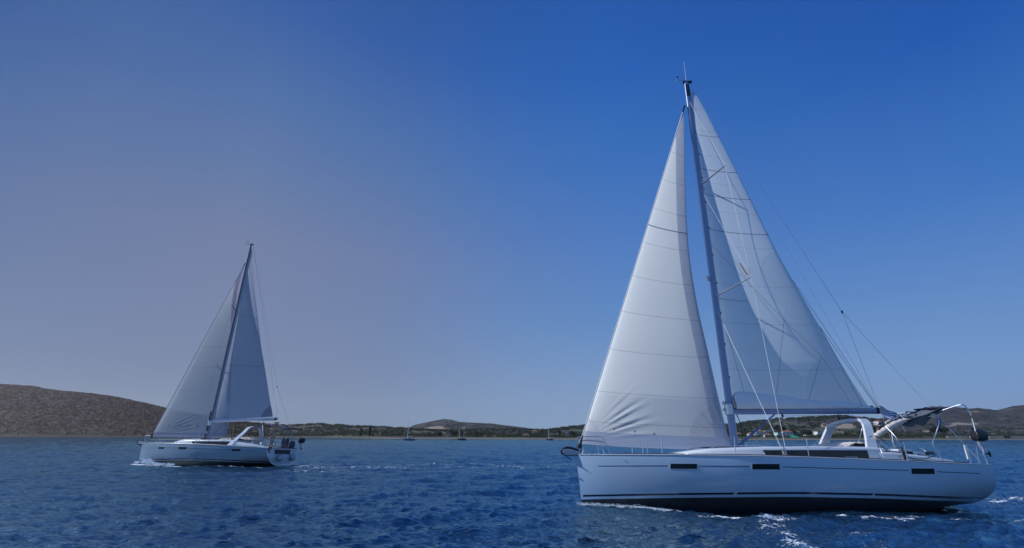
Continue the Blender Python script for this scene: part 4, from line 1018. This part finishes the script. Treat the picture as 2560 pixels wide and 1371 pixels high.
land = fast_mesh('terrain', np.stack([XX, YY, ZZ], -1).reshape(-1, 3), F, land_material(), True, {'bare': np.clip(bare, 0, 1).ravel(), 'green': green.ravel(), 'sand': np.clip(sand, 0, 1).ravel(), 'left': left.ravel()})
tag(land, kind='structure')

# ---- woodland and scrub that reads as one mass
def clump_mesh(n, seed, elong=1.0):
    """one leafy clump: many small faces spread through a lumpy volume"""
    g = np.random.default_rng(seed); V = []; F = []
    lobes = [(g.normal(0, .33, 3) * (1, 1, .5) + (0, 0, .5 * elong), g.uniform(.35, .62)) for _ in range(5)]
    for k in range(n):
        c, r = lobes[g.integers(len(lobes))]; d = g.normal(size=3); d /= np.linalg.norm(d); d[2] = abs(d[2]) * .9 - .15
        p = c + d * r * (1, 1, elong) * g.uniform(.75, 1.05); a = np.cross(d, g.normal(size=3)); a /= np.linalg.norm(a); b = np.cross(a, d); s_ = g.uniform(.10, .20)
        o = len(V); V += [p + a * s_, p + b * s_, p - a * s_, p - b * s_]; F += [(o, o + 1, o + 2, o + 3)]
    return np.array(V), np.array(F)
def leaf_mat(name, c1, c2):
    t = NT(name); tc = t.n('ShaderNodeTexCoord'); n = t.noise(.05, 3, tc.outputs['Object']); m = t.noise(.6, 3, tc.outputs['Object'])
    t.l(t.mix(t.math('ADD', t.math('MULTIPLY', n, .5), t.math('MULTIPLY', m, .5)), c1, c2), t.b.inputs['Base Color']); t.b.inputs['Roughness'].default_value = .9
    t.b.inputs['Specular IOR Level'].default_value = .1
    tr = t.n('ShaderNodeBsdfTranslucent'); t.l(t.b.inputs['Base Color'].links[0].from_socket, tr.inputs[0]); ms = t.n('ShaderNodeMixShader'); ms.inputs[0].default_value = .45
    t.l(t.b.outputs[0], ms.inputs[1]); t.l(tr.outputs[0], ms.inputs[2]); t.l(ms.outputs[0], t.o.inputs[0])
    return t.m
def scatter(name, label, n, pick, size, mat, seed, faces=26, flat=.8):
    g = np.random.default_rng(seed); base = [clump_mesh(faces, seed + k) for k in range(5)]
    Vs, Fs = [], []; off = 0; cnt = 0
    xs, ys = pick(g, n); zs = ground(xs, ys)
    for x, y, z in zip(xs, ys, zs):
        V, Fa = base[cnt % 5]; cnt += 1; s_ = g.uniform(*size); a = g.uniform(0, 6.28); c, s2 = math.cos(a), math.sin(a)
        W = np.stack([V[:, 0] * c - V[:, 1] * s2, V[:, 0] * s2 + V[:, 1] * c, V[:, 2] * flat], 1) * s_ + (x, y, z - .15 * s_)
        Vs.append(W); Fs.append(Fa + off); off += len(V)
    return tag(fast_mesh(name, np.concatenate(Vs), np.concatenate(Fs), mat, False), label, 'vegetation', kind='stuff')
OLIVE = leaf_mat('olive_leaves', (0.026, 0.038, 0.026), (0.070, 0.088, 0.056))
MAQ = leaf_mat('dry_scrub_leaves', (0.022, 0.011, 0.009), (0.030, 0.016, 0.013))
GRNL = leaf_mat('green_leaves', (0.030, 0.045, 0.022), (0.085, 0.105, 0.050))
def keep(x, y, thr, sc, seed):
    return fbm(x, y, sc, seed) > thr
def pickA(g, n):
    t = g.uniform(tpx(560), 1.12, n * 3); s0 = shoreY(t); YA = np.maximum(800, s0 + 170); y = s0 + 34 + (YA + 90 - s0 - 34) * g.random(n * 3) ** .8; x = t * y
    b = np.zeros_like(x)
    for px, Y_, w, d in ((2115, 520, 60, 24), (2100, 600, 40, 30), (2420, 860, 40, 60), (2380, 800, 30, 30), (2320, 640, 30, 18)): b += np.exp(-((t - tpx(px)) / (w / 1209.5)) ** 4 - ((y - Y_) / d) ** 4)
    k = keep(x, y, -.16, 38, 55) & (b < .3) & ((t < tpx(2230)) | (y < 560) | (g.random(n * 3) < .25)); return x[k][:n], y[k][:n]
scatter('woodland', 'olive green woodland covering the low hills behind the far shore', 6500, pickA, (2.0, 4.6), OLIVE, 100)
def pickA2(g, n):
    t = g.uniform(tpx(700), 1.1, n); s0 = shoreY(t); y = s0 + 30 + 130 * g.random(n) ** 1.3; x = t * y; k = keep(x, y, -.08, 25, 77); return x[k], y[k]
scatter('shore_bushes', 'brighter green bushes and orchards on the flat land behind the beach', 2600, pickA2, (1.4, 3.4), GRNL, 200)
def pickV(g, n):
    t = g.uniform(tpx(1830), tpx(2240), n); s0 = shoreY(t); y = s0 + 26 + 120 * g.random(n) ** 1.4; return t * y, y
scatter('village_greenery', 'low green shrubs and hedges between the houses of the beach village', 900, pickV, (.9, 2.3), GRNL, 250)
def pickL(g, n):
    t = g.uniform(-1.12, tpx(690), n * 2); s0 = shoreY(t); y = s0 + 3 + (1190 - s0) * g.random(n * 2) ** 1.1; x = t * y; k = hillL(t) > .004; return x[k][:n], y[k][:n]
scatter('hillside_scrub', 'dense brown green scrub covering the dark headland on the left', 24000, pickL, (1.8, 3.8), MAQ, 300, 12, .7)
def pickB(g, n):
    t = np.r_[g.uniform(tpx(980), tpx(1440), n), g.uniform(tpx(2200), 1.12, n)]; y = g.uniform(1080, 1670, 2 * n); x = t * y
    b = np.zeros_like(x)
    for px, Y_, w, d in ((1065, 1200, 25, 35), (1112, 1165, 42, 40), (1085, 1240, 26, 40), (1165, 1150, 40, 35), (2420, 1205, 42, 32), (2380, 1170, 26, 24)): b += np.exp(-((t - tpx(px)) / (w / 1209.5)) ** 4 - ((y - Y_) / d) ** 4)
    k = (b < .3) & keep(x, y, -.05, 30, 91); return x[k], y[k]
scatter('mountain_scrub', 'sparse dark scrub on the bare mountains in the distance', 7000, pickB, (2.2, 5.0), OLIVE, 400, 16, .5)

# ---- single trees
BARK = M('tree_bark', (.07, .05, .04), .9)
def tree_parts(kind, k):
    g = np.random.default_rng(900 + k); V, F = [], []
    if kind == 'cypress_tree':
        for _ in range(420):
            z = g.uniform(.06, 1) ; r = .13 * math.sin(math.pi * min(1, z * .93 + .05)) ** .6 * g.uniform(.7, 1.15); a = g.uniform(0, 6.28)
            p = np.array((r * math.cos(a), r * math.sin(a), z)); d = g.normal(size=3) * .035; e = np.array((0, 0, .05)) + g.normal(size=3) * .015; o = len(V)
            V += [p + d, p + e, p - d, p - e * .6]; F.append((o, o + 1, o + 2, o + 3))
        th = .12
    else:
        lob = [(g.normal(0, .24, 3) * (1, 1, .5) + (0, 0, .62), g.uniform(.18, .30)) for _ in range(9)]
        for _ in range(620):
            c, r = lob[g.integers(9)]; d = g.normal(size=3); d /= np.linalg.norm(d); p = c + d * r * (1, 1, .8) * g.uniform(.7, 1.1); e = g.normal(size=3) * .045; f = g.normal(size=3) * .045; o = len(V)
            V += [p + e, p + f, p - e, p - f]; F.append((o, o + 1, o + 2, o + 3))
        th = .5
    m = MB(); m.tube([(0, 0, -.05), (.01, 0, th), (.0, .01, th + .18)], [.035, .024, .010], 6)
    if kind != 'cypress_tree':
        for a in (0.4, 2.4, 4.4): m.tube([(0, 0, th * .7), (.16 * math.cos(a), .16 * math.sin(a), .62)], [.018, .007], 5)
    return np.array(V), np.array(F), m
protos = {}
def place_tree(kind, px, Y_, h, label, group, mat, sq=1.0):
    x = tpx(px) * Y_; z = float(ground(x, Y_)); k = random.randrange(3)
    if (kind, k, mat.name) not in protos:
        V, F, m = tree_parts(kind, k); o = empty(kind, (0, 0, 0)); cr = fast_mesh('crown', V, F, mat, False); cr.parent = o; m.build('trunk', BARK, o); protos[kind, k, mat.name] = o
        used = True
    else: o = copy_tree(protos[kind, k, mat.name])
    o.location = (x, Y_, z - .1); o.scale = (h * sq, h * sq, h); o.rotation_euler[2] = random.uniform(0, 6)
    tag(o, label, 'tree', group); return o
CYP = leaf_mat('cypress_leaves', (0.024, 0.032, 0.028), (0.045, 0.056, 0.045))
cyp = [(903, 500, 8.5, 'dark cypress at the wooded shore, left one of two beyond the left yacht'), (925, 495, 9.5, 'tall dark cypress at the wooded shore, right one of two beyond the left yacht'),
       (1075, 560, 4, 'small cypress below the tan field, right of the moored yacht mast'), (1129, 470, 7.0, 'slim dark cypress left of the two masted moored boat'), (1151, 460, 7.0, 'dark cypress right behind the masts of the two masted boat'), (1157, 465, 5.0, 'shorter dark cypress behind the stern of the two masted boat'),
       (1328, 470, 6.0, 'dark cypress beside the small white house left of the red topped boat'), (1400, 440, 6.0, 'dark cypress on the shore just right of the red topped boat'), (1411, 470, 5.0, 'shorter cypress on the shore between the red topped boat and the big yacht bow')]
for px, Y_, h, lb in cyp: place_tree('cypress_tree', px, Y_, h, lb, 'cypresses on the far shore', CYP)
rt = [(1100, 450, 4.5, 'round dark tree left of the small white house behind the two masted boat', OLIVE), (1139, 448, 5, 'broad dark tree between the cypress and the two masted boat', OLIVE), (1192, 455, 5, 'rounded dark tree on the shore right of the two masted boat', OLIVE), (1204, 458, 4.6, 'rounded dark tree second along the shore from the two masted boat', OLIVE),
      (2020, 455, 6, 'leafy tree right of the green awning house', OLIVE), (1985, 470, 5.5, 'leafy tree behind the green awning', OLIVE), (2350, 590, 9, 'broad dark tree above the start of the beach wall', CYP), (2365, 600, 8, 'dark tree on the right of the broad tree above the beach wall', CYP), (2335, 595, 7, 'dark tree on the left of the broad tree above the beach wall', CYP),
      (2186, 520, 8, 'dark tree next to the hillside villa seen behind the arch', CYP), (2212, 515, 9, 'rounded dark tree below the hillside villa behind the arch', CYP), (2120, 455, 3.6, 'dark bush tree in the tan field seen through the arch', CYP), (1432, 440, 5.5, 'bright green tree on the shore just left of the big yacht bow', GRNL), (1960, 520, 7, 'tall leafy tree above the red roofed houses', OLIVE), (1946, 530, 7, 'leafy tree on the slope left of the tall tree above the red roofs', OLIVE), (2150, 480, 4.0, 'dark tree on the right side of the field seen through the arch', OLIVE)]
for px, Y_, h, lb, m_ in rt: place_tree('broadleaf_tree', px, Y_, h, lb, 'single trees on the far shore', m_, 1.15)

# ---- houses
WALLC = {'w': M('white_render', (.62, .60, .56), .85, 0, .06, .5), 'c': M('cream_render', (.55, .42, .28), .85, 0, .06, .5), 'g': M('pale_green_render', (.40, .52, .50), .85, 0, .06, .5), 'p': M('pink_render', (.50, .36, .30), .85, 0, .06, .5)}
ROOF = M('terracotta_tiles', (.34, .13, .075), .85, 0, .2, 1.5)
GREYR = M('grey_roof_sheet', (.38, .38, .36), .8, 0, .1, .6)
SHUT = M('dark_opening', (.03, .035, .045), .4)
def house(px, Y_, w, d, h, wall, roof, label, storeys=1, wing=None, zoff=0):
    k_ = .62 if px < 900 else .84
    w, d, h = w * k_, d * k_, h * k_
    if wing: wing = tuple(q * k_ for q in wing)
    x = tpx(px) * Y_; z = float(ground(x, Y_)) + zoff
    o = empty('house', (x, Y_, z), (0, 0, random.uniform(-.35, .35))); tag(o, label, 'house', 'houses on the far shore')
    m = MB(); m.box((0, 0, h / 2 - 1), (w, d, h + 2))
    if wing: m.box((wing[0], -.6, wing[3] / 2 - 1), (wing[1], wing[2], wing[3] + 2))
    m.build('wall', WALLC[wall], o, False)
    if roof == 'hip':
        e = .45; r = MB(); rh = min(w, d) * .22
        r.add([(-w / 2 - e, -d / 2 - e, h + .01), (w / 2 + e, -d / 2 - e, h + .01), (w / 2 + e, d / 2 + e, h + .01), (-w / 2 - e, d / 2 + e, h + .01), (-w / 2 + d / 2 * .8, 0, h + rh), (w / 2 - d / 2 * .8, 0, h + rh)], [(0, 1, 5, 4), (1, 2, 5), (2, 3, 4, 5), (3, 0, 4), (3, 2, 1, 0)])
        if wing:
            a, ww, wd, wh = wing; r.add([(a - ww / 2 - .3, -.6 - wd / 2 - .3, wh + .01), (a + ww / 2 + .3, -.6 - wd / 2 - .3, wh + .01), (a + ww / 2 + .3, -.6 + wd / 2, wh + .01), (a - ww / 2 - .3, -.6 + wd / 2, wh + .01), (a, -.6, wh + ww * .2)], [(0, 1, 4), (1, 2, 4), (2, 3, 4), (3, 0, 4), (3, 2, 1, 0)])
        ro = r.build('roof', ROOF, o, False)
        MB().box((w * .2, d * .1, h + rh * .9), (.5, .5, 1.0)).build('chimney', WALLC[wall], ro, False)
    else:
        r = MB(); r.box((0, 0, h + .12), (w + .4, d + .4, .22)); r.build('roof', GREYR if roof == 'flat' else WALLC[wall], o, False)
    nw = max(2, int(w / 2.4))
    for s_ in range(storeys):
        for k in range(nw):
            xx = -w / 2 + (k + .5) * w / nw; zz = (h / storeys) * (s_ + .52)
            wn = MB().box((xx, -d / 2 - .03, zz), (.9, .10, 1.15)).build('window', SHUT, o, False)
    return o
hs = [(1848, 440, 5, 5, 2.6, 'c', 'hip', 'small cream house just behind the mast of the big yacht', 1, None), (1877, 430, 5, 5, 3.4, 'w', 'hip', 'small white house with red roof left of the boom vang', 1, None),
      (1899, 440, 8.5, 6, 5.4, 'w', 'hip', 'two storey white villa with balconies just right of the vang', 2, (-4, 4, 4, 2.8)), (1920, 425, 7, 5, 2.4, 'w', 'hip', 'low white cottage by the beach between the villa and the shrouds', 1, None),
      (1921, 520, 13, 6, 2.4, 'w', 'flat', 'long low grey roofed shed on the slope above the white villa', 1, None), (1950, 425, 8.5, 6, 4.4, 'g', 'slab', 'pale green flat roofed house behind the shrouds', 2, (-3, 5, 4, 2.4)),
      (1969, 440, 9, 6, 5.4, 'w', 'hip', 'white house with bright terracotta roof beside the green awning', 2, (3.5, 4, 4, 4)), (1990, 500, 9, 6, 3.2, 'w', 'hip', 'white house with long red roof higher on the slope', 1, None),
      (2024, 440, 10, 5, 2.0, 'w', 'slab', 'low white flat roofed building left of the tower house', 1, None), (2046, 450, 7.5, 7, 5.4, 'w', 'slab', 'tall white stepped house nearest the arch', 2, (-4, 4, 5, 3.0)), (2060, 462, 7, 6, 3.2, 'w', 'hip', 'house with brown roof joined to the right of the stepped house', 1, None),
      (2066, 600, 5, 5, 3, 'p', 'hip', 'small pink house high in the trees behind the arch', 1, None), (2205, 640, 11, 8, 6.0, 'w', 'hip', 'white hillside villa with terracotta roof right of the arch', 2, (4, 4, 4, 4)), (2203, 560, 8, 6, 3.6, 'c', 'hip', 'cream house below the hillside villa by the rolled canvas', 1, None),
      (2157, 700, 7, 6, 3, 'w', 'hip', 'small white house high on the slope inside the arch', 1, None), (2208, 880, 10, 6, 3, 'w', 'hip', 'pale house on the skyline above the hillside villa', 1, None),
      (1119, 455, 7, 5, 2.2, 'w', 'flat', 'small white house on the shore left of the two masted boat', 1, None), (1316, 460, 7, 5, 3.0, 'w', 'hip', 'small white house between the two masted and red topped boats', 1, None), (1338, 600, 8, 6, 3.4, 'p', 'hip', 'pinkish house up the slope left of the red topped boat', 1, None), (1425, 420, 4, 3, 1.8, 'w', 'slab', 'tiny white hut on the beach beside the big yacht bow', 1, None), (1417, 540, 7, 5, 3.0, 'w', 'flat', 'white house in the trees above the beach hut', 1, None),
      (738, 650, 9, 6, 4.5, 'w', 'hip', 'white house just right of the left yacht bimini', 2, None), (733, 760, 10, 6, 4.5, 'p', 'hip', 'pink walled house on the ridge right of the left yacht', 1, None), (782, 660, 7, 5, 3.8, 'w', 'hip', 'cream white house on the wooded slope, second right of the left yacht', 1, None), (797, 700, 12, 6, 3.6, 'p', 'hip', 'long pink roofed house on the wooded slope right of the left yacht', 1, None), (820, 640, 6, 4, 2.4, 'w', 'slab', 'bright white flat hut alone on the wooded slope', 1, None), (723, 720, 8, 6, 6, 'p', 'hip', 'tall pink house on the skyline above the left yacht bimini', 2, None)]
for a in hs: house(*a)
# a ruin tower and awnings
AWN = M('green_awning_cloth', (.03, .36, .20), .8)
for px, Y_, w, h, lb in ((1983, 405, 4.2, 1.9, 'large bright green awning on the beach by the terracotta roofed house'), (1994, 404, 1.8, 1.2, 'small bright green awning beside the large one')):
    x = tpx(px) * Y_; z = float(ground(x, Y_)); o = empty('awning', (x, Y_, z)); tag(o, lb, 'awning', 'green awnings on the beach')
    MB().add([(-w / 2, -1, .3), (w / 2, -1, .3), (w / 2, 1, h), (-w / 2, 1, h), (-w / 2, -1, .4), (w / 2, -1, .4), (w / 2, 1, h + .1), (-w / 2, 1, h + .1)], [(3, 2, 1, 0), (4, 5, 6, 7), (0, 1, 5, 4), (1, 2, 6, 5), (2, 3, 7, 6), (3, 0, 4, 7)]).build('cover', AWN, o, False)
    for sx in (-1, 1): MB().tube([(sx * w / 2, 1, 0), (sx * w / 2, 1, h)], .05, 5).build('post', STEEL, o)
# beach wall, in separate lengths
WALLM = M('beach_wall_render', (.72, .53, .36), .85, 0, .15, .3)
for x0, x1, Y_, lb in ((2367, 2418, 560, 'pale sandy beach wall seen left of the big yacht stern frame'), (2424, 2447, 556, 'short sandy beach wall seen between the stern frame bars'), (2472, 2505, 552, 'orange sandy beach wall just right of the outboard motor'), (2523, 2620, 556, 'long pale beach wall at the right edge of the photo')):
    Y_ = float(shoreY(tpx((x0 + x1) / 2))) + 19
    a, b = tpx(x0) * Y_, tpx(x1) * Y_; z = float(ground((a + b) / 2, Y_))
    o = empty('beach_wall', ((a + b) / 2, Y_, z)); tag(o, lb, 'wall', 'wall lengths behind the beach')
    MB().box((0, 0, .6), (b - a, .5, 3.2)).build('wall_face', WALLM, o, False); MB().box((0, 0, 2.25), (b - a + .3, .7, .12)).build('coping', WALLC['c'], o, False)
GATE = M('dark_gate_wood', (.06, .055, .06), .8)
YS_ = float(shoreY(tpx(2514))) + 20
a, b = tpx(2506) * YS_, tpx(2522) * YS_; tag(MB().box(((a + b) / 2, YS_, float(ground((a + b) / 2, YS_)) + 1.1), (b - a, 3, 2.6)).box(((a + b) / 2, YS_, float(ground((a + b) / 2, YS_)) + 2.5), (b - a + .5, 3.5, .2)).build('shed', GATE, None, False), 'dark flat shed set between two lengths of the beach wall', 'shed')

# ------------------------------------------------------------------ moored boats
def moored(name, px, Y_, L, beam, fb, hullc, masts, yaw, label, cabin, top=None):
    x = tpx(px) * Y_; o = empty(name, (x, Y_, 0), (0, 0, yaw)); tag(o, label, 'moored boat', 'boats moored off the far shore')
    rr = []
    for t in np.linspace(0, 1, 14):
        b = beam / 2 * (math.sin(math.pi * min(1, .08 + t * .62)) ** .7 if t < .95 else .72); zs = fb * (1.18 - .45 * t + .3 * t * t); xx = -L / 2 + L * t
        if t == 0: b = .05
        rr.append([(xx - .10 * L * (z_ - .4) * (1 - t) * .5, y * b, -.3 + (zs + .3) * z_) for y, z_ in ((0, 0), (-.6, .15), (-.92, .55), (-1, 1), (1, 1), (.92, .55), (.6, .15))])
    MB().loft(rr).build('hull', hullc, o)
    MB().loft([[(x_, y * w, z) for y, z in ((-1, fb * .9), (-.85, fb * .95 + h_), (.85, fb * .95 + h_), (1, fb * .9))] for x_, w, h_ in ((-L * .22, beam * .18, .1), (-L * .12, beam * .28, .42), (L * .12, beam * .30, .45), (L * .18, beam * .30, .4))]).build('cabin', cabin, o)
    for mx_, mh in masts:
        mm = MB().tube([(mx_, 0, fb), (mx_ + .02 * mh, 0, fb + mh)], [.13, .08], 8).build('mast', MASTG, o)
        for yy in (-1, 1): MB().tube([(mx_ + .2, yy * beam * .42, fb), (mx_ + .02 * mh, 0, fb + mh * .96)], .02, 4).build('stay', WIRE, o)
        MB().tube([(-L / 2 + .1, 0, fb * 1.15), (mx_ + .02 * mh, 0, fb + mh * .98)], .02, 4).build('forestay', WIRE, o)
        MB().tube([(mx_, 0, fb + 1.1), (mx_ + mh * .28, 0, fb + 1.15)], .14, 8).build('furled_sail', M('furled_sail_cloth', (.55, .56, .58), .8), o)
    if top:
        MB().box((L * .22, 0, fb + 1.55), (L * .42, beam * .8, .25)).build('awning', top, o, False, .05)
        for sx in (-1, 1):
            for sy in (-1, 1): MB().tube([(L * .22 + sx * L * .17, sy * beam * .36, fb * .9), (L * .22 + sx * L * .17, sy * beam * .36, fb + 1.5)], .04, 5).build('awning_post', STEEL, o)
    else:
        MB().box((L * .24, 0, fb + .75), (L * .16, beam * .6, .5), tz=.8).build('sprayhood', cabin, o, False, .05)
    return o
MASTG = M('weathered_mast', (.60, .66, .58), .5)
moored('moored_yacht', 1024, 265, 6.6, 2.4, .95, M('grey_blue_hull', (.13, .19, .25), .4), [(-.9, 10.9)], R(6), 'grey single masted yacht moored off the shore in the middle distance', M('pale_cabin', (.34, .40, .45), .5))
moored('moored_ketch', 1156, 292, 5.6, 2.0, .75, M('black_hull', (.015, .016, .03), .4), [(-1.5, 6.6), (1.1, 7.4)], R(-4), 'small dark hulled boat with two thin masts moored near the shore', M('dark_cabin', (.10, .08, .10), .6))
moored('moored_boat', 1375, 300, 4.2, 1.8, .75, M('navy_hull', (.02, .03, .07), .4), [(-.6, 7.2)], R(-8), 'little dark hulled boat with an orange red awning moored near the shore', M('white_cabin', (.5, .5, .52), .6), M('orange_awning', (.42, .12, .07), .8))


# ------------------------------------------------------------------ haze over the whole bay
HZ = bpy.data.materials.new('sea_haze'); HZ.use_nodes = True; ht = HZ.node_tree; ht.nodes.clear()
pv = ht.nodes.new('ShaderNodeVolumePrincipled'); pv.inputs['Density'].default_value = 0.00007; pv.inputs['Color'].default_value = (1.0, .86, .84, 1); pv.inputs['Anisotropy'].default_value = 0.5
ho = ht.nodes.new('ShaderNodeOutputMaterial'); ht.links.new(pv.outputs[0], ho.inputs['Volume'])
hb = MB().box((0, 300, 89), (9600, 5400, 220)).build('haze', HZ, None, False); tag(hb, kind='stuff')
